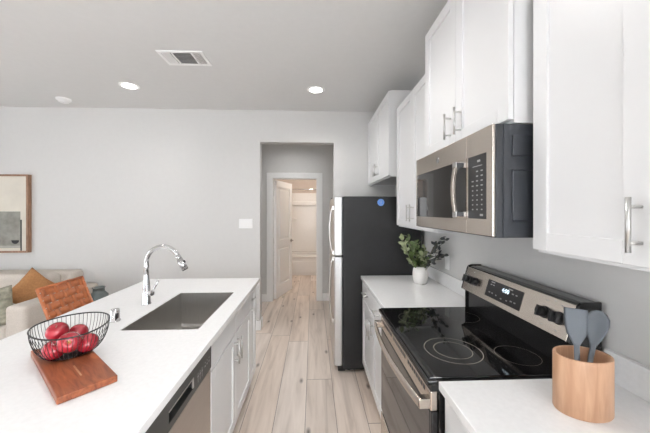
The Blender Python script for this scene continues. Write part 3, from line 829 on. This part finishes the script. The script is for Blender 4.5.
for k, yy in enumerate((1.262, 1.285, 1.308, 1.345, 1.370, 1.395)):
    mb.box(IX+0.0018, IX+0.0024, yy-0.005, yy+0.005, 0.783, 0.790)
    if k > 2: mb.box(IX+0.0018, IX+0.0024, yy-0.0025, yy+0.0025, 0.800, 0.806)
    else: mb.box(IX+0.0018, IX+0.0024, yy-0.0015, yy+0.0015, 0.760, 0.802)
mb.build('button_marks', M['mark'], cs)
MB().box(IX-0.08, IX-0.065, a, b_, 0.0, 0.11).build('toe_plate', M['blackmatte'], t)

# faucet
fx, fy = -1.065, 1.854
t = thing('kitchen_faucet', 'tall chrome gooseneck pull-down faucet beside the sink', 'faucet', (fx, fy, CT))
MB().lathe([(0, 0), (0.028, 0), (0.028, 0.006), (0.0245, 0.012), (0.0225, 0.10), (0.020, 0.13), (0.0145, 0.20)], (fx, fy, CT), 28).build('base', M['chrome'], t)
d = Vector((0.90, -0.05, 0)).normalized()
pts = [Vector((fx, fy, CT+0.17)), Vector((fx, fy, CT+0.245))]
Rr = 0.106; cc = Vector((fx, fy, CT+0.262))+d*Rr
for i in range(17):
    a_ = PI-(PI*0.86)*i/16
    pts.append(cc+d*(Rr*math.cos(a_))+Vector((0, 0, Rr*1.02*math.sin(a_))))
MB().tube(pts, [0.0155]*2+[0.0142]*17, 14).build('spout', M['chrome'], t)
e0 = pts[-1]; ed = (pts[-1]-pts[-2]).normalized()
mb = MB(); mb.cyl(e0-ed*0.005, e0+ed*0.025, 0.0160, 0.0185); mb.cyl(e0+ed*0.025, e0+ed*0.095, 0.0185, 0.0225)
hd = mb.build('spray_head', M['chrome'], t)
MB().cyl(e0+ed*0.095, e0+ed*0.100, 0.018).build('nozzle', M['blackmatte'], hd)
sd_ = ed.cross(Vector((0, 1, 0))).normalized()
if sd_.x < 0: sd_ = -sd_
MB().cyl(e0+ed*0.05+sd_*0.012, e0+ed*0.05+sd_*0.0225, 0.009, n=14).build('spray_button', M['blackmatte'], hd)
mb = MB(); mb.cyl((fx, fy, CT+0.075), Vector((fx, fy, CT+0.075))+Vector((0.047, -0.02, 0)), 0.0155)
mb.tube([Vector((fx+0.042, fy-0.018, CT+0.078)), Vector((fx+0.060, fy-0.024, CT+0.105)), Vector((fx+0.092, fy-0.034, CT+0.160))], [0.0075, 0.0065, 0.0052], 10)
mb.build('lever', M['chrome'], t)
# air gap cap
t = thing('air_gap_cap', 'short chrome air gap cap on the island behind the sink corner', 'air gap', (-1.075, 1.575, CT))
MB().lathe([(0, 0), (0.027, 0), (0.027, 0.004), (0.022, 0.006), (0.022, 0.060), (0.019, 0.064), (0, 0.064)], (-1.075, 1.575, CT), 28).build('cap', M['chrome'], t)
MB().box(-1.075+0.015, -1.075+0.0235, 1.575-0.024, 1.575-0.006, CT+0.018, CT+0.045, 0.002).build('vent_slot', M['blackmatte'], t)

# ------------------------------------------------------------------ cutting board, basket, apples
BT = 0.024
e1 = Vector((0.106, 0.125, 0)).normalized()      # short side
e2 = Vector((-0.125*1.0, 0.106, 0)); e2 = Vector((-e1.y, e1.x, 0))   # long side
P0 = Vector((-0.785, 0.877, CT))
BW, BL = 0.159, 0.49
ctr = P0+e1*(BW/2)+e2*(BL/2)
rz = math.atan2(e2.y, e2.x)
t = thing('cutting_board', 'reddish brown wooden board under the wire basket', 'cutting board', ctr, rz)
MB().box(-BL/2, BL/2, -BW/2, BW/2, 0, BT, 0.004, 3).build('plank', M['board'], t, local=True)
MB().box(-BL/2+0.095, -BL/2+0.20, -0.0025, 0.0025, BT-0.001, BT+0.0003).build('pale_streak', M['boardstripe'], t, local=True)

bc = Vector((-0.972, 1.164, CT+BT))
axis_a = 0.70
t = thing('wire_basket', 'black wire basket holding red apples on the wooden board', 'basket', bc, axis_a)
def brim(a):
    rx, ry = 0.1228, 0.1535
    return Vector((rx*math.cos(a), ry*math.sin(a), 0.1165+0.003*math.cos(2*a)))
def bring(f, a):   # f 0 base .. 1 rim
    r = brim(a); base = Vector((0.062*math.cos(a), 0.055*math.sin(a), 0.0035))
    s = math.sin(f*PI/2)**0.8
    p = base.lerp(r, f); k = base.xy.lerp(r.xy, s)
    z = base.z+(r.z-base.z)*(1-math.cos(f*PI/2))**0.75
    return Vector((k.x, k.y, z))
MB().tube([brim(2*PI*i/64) for i in range(64)], 0.0029, 8, True).build('rim', M['wire'], t, local=True)
mb = MB()
mb.tube([bring(0, 2*PI*i/40) for i in range(40)], 0.0026, 6, True)
for k in range(52):
    a_ = 2*PI*k/52; mb.tube([bring(f/8, a_) for f in range(9)], 0.0010, 5)
mb.build('ribs', M['wire'], t, local=True)
mb = MB()
mb.lathe([(0.0, 0.0022), (0.062, 0.0022), (0.062, 0.0042), (0, 0.0042)], (0, 0, 0), 40, sy=0.055/0.062)
mb.build('base_plate', M['wire'], t, local=True)

def apple(label, c, r, direction):
    o = thing('apple', label, 'apple', c, 0, 'apples in the wire basket')
    q = Vector((0, 0, 1)).rotation_difference(Vector(direction).normalized())
    mx = q.to_matrix().to_4x4()
    prof = []
    for i in range(25):
        th = PI*i/24
        rr_ = r*(1.02*math.sin(th)**0.92 if 0 < i < 24 else 0)
        z = -math.cos(th)*r*0.92
        sa = math.sin(th)
        z += (0.20*r*math.exp(-(sa/0.26)**2))*(1 if i < 12 else -1)
        rr_ *= 1+0.05*math.cos(th)*-1
        prof.append((rr_, z))
    MB().lathe(prof, (0, 0, 0), 28, mx).build('flesh', M['apple'], o, local=True)
    mb = MB()
    for k in range(5):
        a = 2*PI*k/5; 
        mb.tube([mx @ Vector((0.002*math.cos(a), 0.002*math.sin(a), r*0.715)), mx @ Vector((0.007*math.cos(a), 0.007*math.sin(a), r*0.775))], [0.0022, 0.0008], 6)
    mb.build('calyx', M['calyx'], o, local=True)
    mb = MB(); mb.tube([mx @ Vector((0, 0, -r*0.72)), mx @ Vector((0.002, 0, -r*0.85)), mx @ Vector((0.005, 0.001, -r*1.0))], 0.0013, 6)
    mb.build('stem', M['stem'], o, local=True)
def bp(l, f, z):   # basket local: l along away/right axis, f toward camera side
    ca, sa = math.cos(axis_a), math.sin(axis_a)
    return Vector((bc.x+ca*l-sa*f, bc.y+sa*l+ca*f, bc.z+z))
def ap(x, y, z): return Vector((x, y-0.042, z))
apple('red apple with its calyx facing out, front middle of the basket', ap(-0.925, 1.137, 1.012), 0.0365, (0.75, -0.95, 0.45))
apple('red apple lowest at the left of the basket', ap(-0.993, 1.151, 0.980), 0.0365, (-0.5, 0.4, -0.9))
apple('red apple at the right end of the basket', ap(-0.909, 1.206, 0.980), 0.0365, (0.4, 0.5, -0.9))
apple('red apple piled highest at the back left of the basket', ap(-1.0266, 1.2046, 1.028), 0.0365, (-0.3, 0.6, -0.8))
apple('red apple at the back right of the basket, behind the others', ap(-0.993, 1.264, 0.996), 0.0355, (0.1, 0.9, -0.5))

# ------------------------------------------------------------------ utensil crock and utensils
cc = Vector((0.809, 0.869, CT))
ca = -0.047
t = thing('utensil_crock', 'oval light wood crock holding grey utensils on the near counter', 'utensil holder', cc, ca)
A, B, H = 0.0778, 0.0580, 0.1675
mb = MB()
prof_o = [(0, 0), (0.97, 0), (1.0, 0.004), (1.0, H-0.004), (0.985, H), (0.90, H), (0.885, H-0.004), (0.885, 0.012), (0, 0.012)]
b = bmesh.new(); n = 56; rings = []
for r_, z in prof_o:
    rings.append([b.verts.new((0, 0, z))] if r_ == 0 else [b.verts.new((A*r_*math.cos(2*PI*j/n)*(1 if r_ > .95 else (A*r_-0.0)/(A*r_)), B*r_*math.sin(2*PI*j/n), z)) for j in range(n)])
for P, Q in zip(rings, rings[1:]):
    for j in range(n):
        vs = []
        for v in (P[j % len(P)], P[(j+1) % len(P)], Q[(j+1) % len(Q)], Q[j % len(Q)]):
            if v not in vs: vs.append(v)
        f = b.faces.new(vs); f.smooth = abs(vs[0].co.z-vs[-1].co.z) > 0.1 or abs(vs[0].co.z-vs[len(vs)//2].co.z) > 0.1
bmesh.ops.recalc_face_normals(b, faces=b.faces)
mb._merge(b); mb.build('holder', M['crock'], t, local=True)

def utensil(kind, label, base, tip, face, outline, th, neck):
    """handle from base to neck, blade outline (w,l) from neck to tip lying in the plane facing 'face'"""
    base = Vector(base); tip = Vector(tip); dirv = (tip-base).normalized()
    fc = Vector(face); fc = (fc-dirv*fc.dot(dirv)).normalized(); sd = dirv.cross(fc).normalized()
    o = thing(kind, label, kind.split('_')[-1], base, 0, 'grey silicone utensils in the crock')
    L = (tip-base).length
    hl = L*neck
    mb = MB(); mb.tube([Vector((0, 0, 0)), dirv*hl*0.5, dirv*(hl+0.01)], [0.0070, 0.0066, 0.0072], 12)
    mb.build('shaft', M['silicone'], o, local=True)
    mb = MB(); b = bmesh.new(); nw = 9; V = []
    for side in (1, -1):
        rows = []
        for (wd, l, bow, tk) in outline:
            row = []
            for k in range(nw):
                s = -1+2*k/(nw-1)
                edge = math.sqrt(max(0.0, 1-abs(s)**4))
                p = dirv*(hl+(L-hl)*l)+sd*(wd*s)+fc*(bow*(1-s*s)+side*th*tk*edge)
                row.append(b.verts.new(p))
            rows.append(row)
        V.append(rows)
    for si, rows in enumerate(V):
        for R1, R2 in zip(rows, rows[1:]):
            for k in range(nw-1):
                f = b.faces.new((R1[k], R1[k+1], R2[k+1], R2[k])); f.smooth = True
    bmesh.ops.remove_doubles(b, verts=b.verts, dist=0.0003)
    # close ends
    bmesh.ops.holes_fill(b, edges=[e for e in b.edges if e.is_boundary], sides=60)
    bmesh.ops.recalc_face_normals(b, faces=b.faces)
    mb._merge(b); mb.build('blade' if 'spatula' in kind else 'bowl', M['silicone'], o, local=True)
tocam = (-0.78, -0.82, 0.25)
sp_out = [(w_*0.86, l_, b_, k_) for w_, l_, b_, k_ in [(0.0072, 0.0, 0, 1.6), (0.010, 0.08, 0, 1.4), (0.018, 0.20, 0, 1.1), (0.0275, 0.34, 0, 1), (0.031, 0.50, 0, 1), (0.033, 0.75, 0, 1), (0.034, 0.95, 0, 0.9), (0.033, 1.0, 0, 0.6)]]
utensil('serving_spatula', 'grey silicone spatula with square head in the crock', (0.772, 0.842, 0.930), (0.8198, 0.903, 1.206), tocam, sp_out, 0.0032, 0.60)
so_out = [(0.0072, 0.0, 0, 1.8), (0.010, 0.10, -0.001, 1.5), (0.017, 0.25, -0.004, 1.1), (0.0245, 0.45, -0.008, 1), (0.0285, 0.65, -0.010, 1), (0.0265, 0.82, -0.008, 1), (0.018, 0.94, -0.003, 1), (0.007, 1.0, 0, 0.8)]
utensil('serving_spoon', 'grey silicone spoon with oval bowl in the crock', (0.808, 0.868, 0.930), (0.898, 0.903, 1.198), tocam, so_out, 0.003, 0.60)

# ------------------------------------------------------------------ vase with greenery
vc = Vector((0.885, 2.385, CT))
t = thing('potted_greenery', 'white ceramic vase of leafy green branches on the far counter', 'plant', vc)
prof = [(0, 0), (0.040, 0), (0.050, 0.008), (0.060, 0.05), (0.061, 0.085), (0.056, 0.120), (0.046, 0.140), (0.042, 0.142), (0.040, 0.136), (0.050, 0.11), (0.053, 0.06), (0.036, 0.012), (0, 0.010)]
MB().lathe(prof, vc, 36).build('vase', M['vase'], t)
rnd = random.Random(11)
def branch(mbs, mbl, p0, p1, n, ll, curve):
    p0 = Vector(p0); p1 = Vector(p1); pts = []
    for i in range(9):
        u = i/8; p = p0.lerp(p1, u)+Vector(curve)*math.sin(PI*u); pts.append(p)
    mbs.tube(pts, [0.0024-0.0014*i/8 for i in range(9)], 5)
    for k in range(n):
        u = 0.25+0.75*(k+0.5)/n; i = min(7, int(u*8)); p = pts[i].lerp(pts[i+1], u*8-i)
        t_ = (pts[i+1]-pts[i]).normalized()
        for sgn in (-1, 1):
            d_ = (t_*0.7+Vector((rnd.uniform(-1, 1), rnd.uniform(-1, 1), rnd.uniform(-.5, .5)))*0.9+Vector((sgn*0.5, 0, 0))).normalized()
            L_ = ll*rnd.uniform(0.7, 1.25); W_ = L_*rnd.uniform(0.26, 0.38)
            nrm = Vector((rnd.uniform(-1, .2), rnd.uniform(-1, 0.0), rnd.uniform(0, 1))); nrm = (nrm-d_*nrm.dot(d_)).normalized(); sd = d_.cross(nrm)
            b = bmesh.new()
            vs = [b.verts.new(p+d_*(L_*l)+sd*(W_*w_)+nrm*(L_*h)) for l, w_, h in ((0, 0, 0), (.25, .7, .03), (.55, 1, .05), (.85, .5, .0), (1, 0, -.05), (.85, -.5, .0), (.55, -1, .05), (.25, -.7, .03))]
            c1 = b.verts.new(p+d_*(L_*.4)-nrm*(L_*0.02)); 
            for q in range(8): 
                f = b.faces.new((vs[q], vs[(q+1) % 8], c1)); f.smooth = True
            mbl._merge(b)
ms_, ml_, ml2, ml3 = MB(), MB(), MB(), MB()
base = vc+Vector((0, 0, 0.06))
for q_, (dx, dy, dz, n, ll) in enumerate(((-0.115, -0.03, 0.345, 7, 0.058), (-0.15, 0.00, 0.31, 7, 0.058), (-0.07, -0.08, 0.30, 7, 0.056), (-0.01, 0.02, 0.27, 7, 0.055), (0.02, -0.05, 0.25, 7, 0.05), (0.045, 0.01, 0.20, 6, 0.05), (-0.09, -0.06, 0.22, 6, 0.055), (0.0, -0.08, 0.20, 7, 0.052), (0.03, -0.07, 0.16, 6, 0.05), (-0.04, 0.03, 0.23, 6, 0.055), (-0.12, 0.0, 0.22, 5, 0.055), (-0.02, -0.05, 0.13, 6, 0.05), (-0.05, -0.03, 0.15, 6, 0.05))):
    branch(ms_, ml3 if q_ % 3 == 1 else ml_, base, base+Vector((dx, dy, dz)), n, ll*0.86, (dx*0.1, 0, 0.01))
for (dx, dy, dz, n) in ((0.105, -0.16, 0.335, 6), (0.110, -0.24, 0.335, 6), (0.105, -0.24, 0.22, 5), (0.095, -0.15, 0.20, 5), (0.09, -0.10, 0.28, 5)):
    branch(ms_, ml2, base, base+Vector((dx, dy, dz)), n, 0.045, (0.0, 0.0, 0.02))
ms_.build('branches', M['stem'], t); ml_.build('leaves', M['leaf'], t); ml3.build('pale_leaves', M['leafp'], t)['label'] = 'pale green leaves'; ml2.build('shaded_leaves', M['leafd'], t)['label'] = 'leaves leaning to the wall, backlit shade in their colour'

# wall outlet behind the plant
t = thing('wall_outlet', 'white double outlet on the right wall near the potted greenery', 'outlet', (WX, 2.27, 1.105))
MB().box(WX-0.006, WX, 2.235, 2.305, 1.048, 1.162, 0.002).build('plate', M['plastic'], t)
for zz in (1.085, 1.125): MB().box(WX-0.008, WX-0.0055, 2.254, 2.286, zz-0.015, zz+0.015, 0.004).build('socket', M['plastic'], t)

# light switch plate
t = thing('light_switch', 'white three-gang switch plate on the back wall left of the opening', 'light switch', (-0.847, BY, 1.41))
sx0, sx1, sz0, sz1 = -0.935, -0.765, 1.292, 1.412
MB().box(sx0, sx1, BY-0.007, BY, sz0, sz1, 0.002).build('plate', M['plastic'], t)
for k in range(3):
    cx = sx0+0.028+k*0.057
    MB().box(cx-0.017, cx+0.017, BY-0.011, BY-0.006, sz0+0.026, sz1-0.026, 0.002).build('rocker', M['plastic'], t)

# ------------------------------------------------------------------ ceiling fittings
def downlight(x, y, label, r=0.085, power=14):
    t = thing('recessed_downlight', label, 'ceiling light', (x, y, CZ), 0, 'recessed ceiling downlights')
    MB().lathe([(r*0.80, -0.004), (r, -0.006), (r*1.08, -0.003), (r*1.10, 0)], (x, y, CZ), 40).build('trim_ring', M['plastic'], t)
    MB().lathe([(0, -0.0035), (r*0.82, -0.0035), (r*0.82, 0)], (x, y, CZ), 40).build('lens', M['lens'], t)
    l = bpy.data.lights.new('downlight_lamp', 'SPOT'); l.energy = power; l.spot_size = math.radians(150); l.spot_blend = 0.9; l.shadow_soft_size = 0.08; l.color = (1, 0.98, 0.955)
    o = bpy.data.objects.new('downlight_lamp', l); COL.objects.link(o); o.location = (x, y, CZ-0.02)
downlight(-1.874, 2.956, 'round recessed downlight over the living area side')
downlight(0.031, 3.05, 'round recessed downlight over the kitchen aisle', power=34)
# out-of-view downlights added to brighten the counters, aisle and hallway
downlight(-0.35, 4.25, 'added unseen downlight in the hallway ceiling', power=25)
downlight(-0.05, 1.52, 'added unseen downlight above the stove end of the aisle', power=46)
downlight(-1.874, 1.15, 'added unseen downlight above the seating side of the island', power=7)
downlight(0.031, -0.9, 'added unseen downlight behind the camera on the kitchen side', power=22)
downlight(-1.874, -0.9, 'added unseen downlight behind the camera on the living side', power=22)
t = thing('smoke_detector', 'white round smoke detector on the ceiling at the left', 'smoke detector', (-2.84, 3.30, CZ))
MB().lathe([(0, -0.045), (0.035, -0.045), (0.045, -0.040), (0.048, -0.024), (0.062, -0.022), (0.070, -0.014), (0.070, 0)], (-2.84, 3.30, CZ), 36).build('shell', M['plastic'], t)
MB().lathe([(0, -0.049), (0.014, -0.049), (0.016, -0.045)], (-2.82, 3.29, CZ), 20).build('test_button', M['trim'], t)
vx0, vx1, vy0, vy1 = -1.252, -0.885, 2.306, 2.535
t = thing('air_vent', 'white rectangular air vent with angled louvres in the ceiling', 'vent', ((vx0+vx1)/2, (vy0+vy1)/2, CZ))
mb = MB(); f = 0.026
mb.box(vx0, vx1, vy0, vy0+f, CZ-0.008, CZ, 0.002); mb.box(vx0, vx1, vy1-f, vy1, CZ-0.008, CZ, 0.002); mb.box(vx0, vx0+f, vy0+f, vy1-f, CZ-0.008, CZ, 0.002); mb.box(vx1-f, vx1, vy0+f, vy1-f, CZ-0.008, CZ, 0.002)
mb.box(vx0+0.105, vx0+0.117, vy0+f, vy1-f, CZ-0.007, CZ); mb.box(vx1-0.105, vx1-0.093, vy0+f, vy1-f, CZ-0.007, CZ)
mb.build('frame', M['plastic'], t)
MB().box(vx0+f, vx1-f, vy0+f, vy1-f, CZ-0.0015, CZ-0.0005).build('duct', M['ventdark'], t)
def louvers(x0, x1, y0, y1, along, sg):
    mb = MB(); n = 9
    if along == 'x':
        for k in range(n):
            yy = y0+(y1-y0)*(k+0.5)/n
            mb.prism([(yy-0.006, CZ-0.001), (yy-0.005, CZ-0.001), (yy-0.005+sg*0.009, CZ-0.007), (yy-0.006+sg*0.009, CZ-0.007)], 'x', x0, x1)
    else:
        n = 6
        for k in range(n):
            xx = x0+(x1-x0)*(k+0.5)/n
            mb.prism([(xx-0.004, CZ-0.001), (xx-0.003, CZ-0.001), (xx-0.003+sg*0.012, CZ-0.007), (xx-0.004+sg*0.012, CZ-0.007)], 'y', y0, y1)
    mb.build('louvres', M['plastic'], t)
louvers(vx0+f, vx0+0.105, vy0+f, vy1-f, 'y', -1); louvers(vx0+0.117, vx1-0.105, vy0+f, vy1-f, 'x', -1); louvers(vx1-0.093, vx1-f, vy0+f, vy1-f, 'y', 1)

# ------------------------------------------------------------------ picture on the back wall
t = thing('framed_picture', 'wood-framed abstract painting in cream and grey on the back wall', 'picture', (-3.86, BY, 1.47))
px0, px1, pz0, pz1 = -4.27, -3.455, 1.005, 1.955
mb = MB(); ft, fd = 0.022, 0.050
mb.box(px0, px0+ft, BY-fd, BY-0.001, pz0, pz1, 0.001); mb.box(px1-ft, px1, BY-fd, BY-0.001, pz0, pz1, 0.001)
mb.box(px0+ft, px1-ft, BY-fd, BY-0.001, pz0, pz0+ft, 0.001); mb.box(px0+ft, px1-ft, BY-fd, BY-0.001, pz1-ft, pz1, 0.001)
mb.build('frame', M['frame'], t)
cv = MB().box(px0+ft, px1-ft, BY-0.030, BY-0.002, pz0+ft, pz1-ft).build('canvas', M['cream'], t)
q = BY-0.0304
MB().box(px0+0.1, px1-0.105, q-0.0002, q+0.0004, pz0+0.085, pz0+0.50).build('grey_block', M['canvasgrey'], cv)
MB().box(px0+0.1, px1-0.36, q-0.0005, q-0.0001, pz0+0.36, pz0+0.46).build('pale_block', M['canvaspale'], cv)
MB().box(px1-0.105, px1-0.088, q-0.0002, q+0.0004, pz0+ft, pz0+0.40).build('dark_line', M['canvasdark'], cv)
MB().prism([(px1-0.21+0.045+0.045*math.cos(a), pz0+0.15+0.045*math.sin(a)) for a in [PI+PI*i/16 for i in range(17)]], 'y', q-0.0007, q-0.0003).build('dark_bowl', M['canvasdark'], cv)
MB().box(px0+ft, px1-0.105, q-0.0002, q+0.0004, pz0+0.055, pz0+0.085).build('pale_band', M['canvaspale'], cv)

# ------------------------------------------------------------------ sofa with cushions, side table and jar
t = thing('sofa', 'beige upholstered sofa against the back wall at the left', 'sofa', (-3.7, 3.15, 0))
ax0, ax1, sy0, sy1 = -2.825, -2.63, 2.645, 3.56
MB().box(ax0, ax1, sy0, sy1, 0.08, 0.635, 0.035, 4).build('armrest', M['sofa'], t)
MB().box(-4.95, -4.70, sy0, sy1, 0.08, 0.635, 0.035, 4).build('armrest', M['sofa'], t)
MB().box(-4.70, ax0, 2.72, sy1, 0.08, 0.30, 0.02, 3).build('seat_base', M['sofa'], t)
MB().box(-4.72, ax0+0.01, 3.36, 3.58, 0.28, 0.80, 0.05, 4).build('backrest', M['sofa'], t)
for x0, x1 in ((-4.69, -3.77), (-3.76, -2.84)):
    MB().box(x0, x1, 2.68, 3.36, 0.30, 0.45, 0.04, 4).build('seat_cushion', M['sofa'], t)
    MB().box(x0, x1-0.06, 3.17, 3.37, 0.45, 0.815, 0.06, 5).build('back_cushion', M['sofa'], t)
for x in (-4.85, -2.75):
    for y in (2.75, 3.48): MB().cyl((x, y, 0), (x, y, 0.09), 0.018, 0.025, 14).build('leg', M['darkwood'], t)
def pillow(name, label, c, rot, s, th, m):
    o = thing(name, label, 'cushion', c); o.rotation_euler = rot
    mb = MB()
    for side in (1, -1):
        def fn(u, v, side=side):
            a = -1+2*u; b_ = -1+2*v
            e = (1-a**4)*(1-b_**4)
            pin = 1-0.07*(1-abs(a))*abs(b_)**3; pin2 = 1-0.07*(1-abs(b_))*abs(a)**3
            return Vector((a*s/2*pin2, side*th/2*max(0, e)**0.55, b_*s/2*pin))
        mb.grid(fn, 21, 21)
    bmesh.ops.remove_doubles(mb.bm, verts=mb.bm.verts, dist=0.0005); bmesh.ops.recalc_face_normals(mb.bm, faces=mb.bm.faces)
    mb.build('cover', m, o, local=True)
    return o
pillow('throw_pillow', 'caramel brown cushion leaning in the sofa corner', (-2.935, 3.045, 0.665), (math.radians(-12), math.radians(47), math.radians(66)), 0.36, 0.11, M['rust'])
pillow('throw_pillow', 'sage grey cushion at the left edge in front of the caramel one', (-3.005, 2.695, 0.595), (math.radians(-14), math.radians(-12), math.radians(20)), 0.36, 0.11, M['olive'])

t = thing('side_table', 'dark round side table beside the sofa under the glass jar', 'side table', (-2.36, 3.20, 0))
MB().lathe([(0, 0.44), (0.22, 0.44), (0.225, 0.445), (0.225, 0.458), (0.22, 0.463), (0, 0.463)], (-2.36, 3.2, 0), 40).build('top', M['darkwood'], t)
MB().cyl((-2.36, 3.2, 0.02), (-2.36, 3.2, 0.44), 0.022).build('post', M['darkwood'], t)
MB().lathe([(0, 0), (0.15, 0), (0.15, 0.012), (0.03, 0.024), (0, 0.024)], (-2.36, 3.2, 0), 36).build('foot', M['darkwood'], t)
t = thing('glass_jar', 'smoky green glass jar with wide neck behind the woven stool', 'jar', (-2.37, 3.20, 0.463))
MB().lathe([(0, 0), (0.075, 0), (0.088, 0.012), (0.094, 0.07), (0.088, 0.125), (0.064, 0.150), (0.055, 0.160), (0.055, 0.195), (0.061, 0.199), (0.061, 0.207), (0.050, 0.207), (0.048, 0.165), (0.080, 0.12), (0.086, 0.07), (0.07, 0.012), (0, 0.010)], (-2.37, 3.20, 0.463), 36).build('vessel', M['jar'], t)

# ------------------------------------------------------------------ woven leather bar stool
sxc, syc = -1.72, 2.245
t = thing('bar_stool', 'bar stool with woven cognac leather back at the island', 'stool', (sxc, syc, 0))
BWd = 0.395; tl = math.atan2(0.084, 0.22)
def backpt(s, h, off=0.0):   # s -1..1 across (Y), h up from the back's foot, off out of face toward +X
    bx_, bz_ = -1.795, 0.56
    return Vector((bx_-math.sin(tl)*h+math.cos(tl)*off, syc+s*BWd/2, bz_+math.cos(tl)*h+math.sin(tl)*off))
Hb = 0.42
# vertical and horizontal straps, woven over and under
def strap(mb, pts, wdir, nrm, wd, th=0.003):
    b = bmesh.new(); rows = []
    for p, nn in zip(pts, nrm):
        rows.append([b.verts.new(p+wdir*(wd/2)+nn*th/2), b.verts.new(p-wdir*(wd/2)+nn*th/2), b.verts.new(p-wdir*(wd/2)-nn*th/2), b.verts.new(p+wdir*(wd/2)-nn*th/2)])
    for A_, B_ in zip(rows, rows[1:]):
        for k in range(4):
            f = b.faces.new((A_[k], A_[(k+1) % 4], B_[(k+1) % 4], B_[k])); f.smooth = k in (0, 2)
    b.faces.new(rows[0][::-1]); b.faces.new(rows[-1])
    bmesh.ops.recalc_face_normals(b, faces=b.faces); mb._merge(b)
nh, nv_ = 6, 7
N_ = backpt(0, 0, 1)-backpt(0, 0, 0); U_ = (backpt(0, 1)-backpt(0, 0)).normalized(); Yv = Vector((0, 1, 0))
mh, mv = MB(), MB()
h0, h1 = 0.075, Hb
for i in range(nh):
    hh = h0+(h1-h0)*(i+0.5)/nh; pts = []; nr = []
    for k in range(8*nv_+1):
        s = -1+2*k/(8*nv_); ph = (s+1)/2*nv_
        off = 0.0028*math.cos(PI*(ph-0.5)+PI*i)
        pts.append(backpt(s*0.985, hh, off)); nr.append(N_)
    strap(mh, pts, U_, nr, (h1-h0)/nh*0.93)
for j in range(nv_):
    s = -1+2*(j+0.5)/nv_; pts = []; nr = []
    for k in range(8*nh+1):
        ph = k/8; off = -0.0028*math.cos(PI*(ph-0.5)+PI*j)
        pts.append(backpt(s*0.985, h0+(h1-h0)*ph/nh, off)); nr.append(N_)
    strap(mv, pts, Yv, nr, BWd*0.985/nv_*0.62)
mh.build('woven_straps', M['leather'], t); mv.build('cross_straps', M['leather'], t)
mb = MB(); mb.tube([backpt(-1, h1+0.004, 0), backpt(1, h1+0.004, 0)], 0.009, 12)
mb.build('top_rail', M['leather'], t)
for s in (-1, 1):
    mb = MB(); mb.tube([backpt(s, -0.02), backpt(s, h1+0.006)], [0.013, 0.011], 12); mb.build('back_post', M['leather'], t)
    mb = MB()
    for k in range(6): 
        p = backpt(s, h0+(h1-h0)*(k+0.5)/nh, 0.010); mb.lathe([(0, 0.003), (0.003, 0.0022), (0.0045, 0)], p, 10, Matrix.Rotation(PI/2-0.3, 4, 'Y'))
    mb.build('studs', M['nickel'], t)
# seat
mb = MB()
mb.box(-1.795, -1.455, syc-0.20, syc+0.20, 0.585, 0.615, 0.008)
mb.build('seat_frame', M['stoolwood'], t)
mb = MB()
for i in range(6):
    x = -1.78+0.32*(i+0.5)/6; pts = []
    for k in range(49):
        s = k/48; pts.append(Vector((x, syc-0.19+0.38*s, 0.6195+0.0025*math.cos(PI*(s*6-0.5)+PI*i))))
    strap(mb, pts, Vector((1, 0, 0)), [Vector((0, 0, 1))]*49, 0.050)
for j in range(6):
    y = syc-0.19+0.38*(j+0.5)/6; pts = []
    for k in range(49):
        s = k/48; pts.append(Vector((-1.785+0.325*s, y, 0.6195-0.0025*math.cos(PI*(s*6-0.5)+PI*j))))
    strap(mb, pts, Vector((0, 1, 0)), [Vector((0, 0, 1))]*49, 0.058)
mb.build('woven_seat', M['leather'], t)
for (x, y, dx, dy) in ((-1.475, syc-0.18, 0.03, -0.02), (-1.475, syc+0.18, 0.03, 0.02), (-1.785, syc-0.18, -0.05, -0.02), (-1.785, syc+0.18, -0.05, 0.02)):
    MB().tube([(x, y, 0.59), (x+dx, y+dy, 0)], [0.017, 0.013], 12).build('leg', M['stoolwood'], t)
mb = MB(); mb.cyl((-1.465, syc-0.186, 0.22), (-1.465, syc+0.186, 0.22), 0.010, n=12)
mb.build('footrest', M['stoolwood'], t)

# ------------------------------------------------------------------ final placing: each run is nudged as a whole along the room
for o in [o for o in COL.objects if o.parent is None and o.get('category')]:
    n_, x_ = o.name.split('.')[0], o.location.x
    if n_ in ('wall_cabinet', 'countertop', 'backsplash', 'kitchen_range', 'microwave', 'wall_outlet') or (n_ == 'base_cabinet' and x_ > 0): o.location.y += -0.022
    elif n_ in ('utensil_crock', 'serving_spatula', 'serving_spoon', 'potted_greenery'): o.location.y += -0.033
    elif n_ == 'refrigerator': o.location.y += -0.008
    elif n_ in ('base_cabinet', 'dishwasher', 'island_countertop', 'island_back_panel', 'kitchen_sink'): o.location.y += 0.026
    elif n_ in ('kitchen_faucet', 'air_gap_cap', 'cutting_board', 'wire_basket', 'apple', 'air_vent'): o.location.y += 0.042
    elif n_ in ('bar_stool',): o.location.y += 0.075
    elif n_ in ('sofa', 'throw_pillow', 'smoke_detector'): o.location.y += 0.115
    elif n_ in ('side_table', 'glass_jar'): o.location.y += 0.10
    elif n_ == 'recessed_downlight' and x_ < -1: o.location.y += 0.075
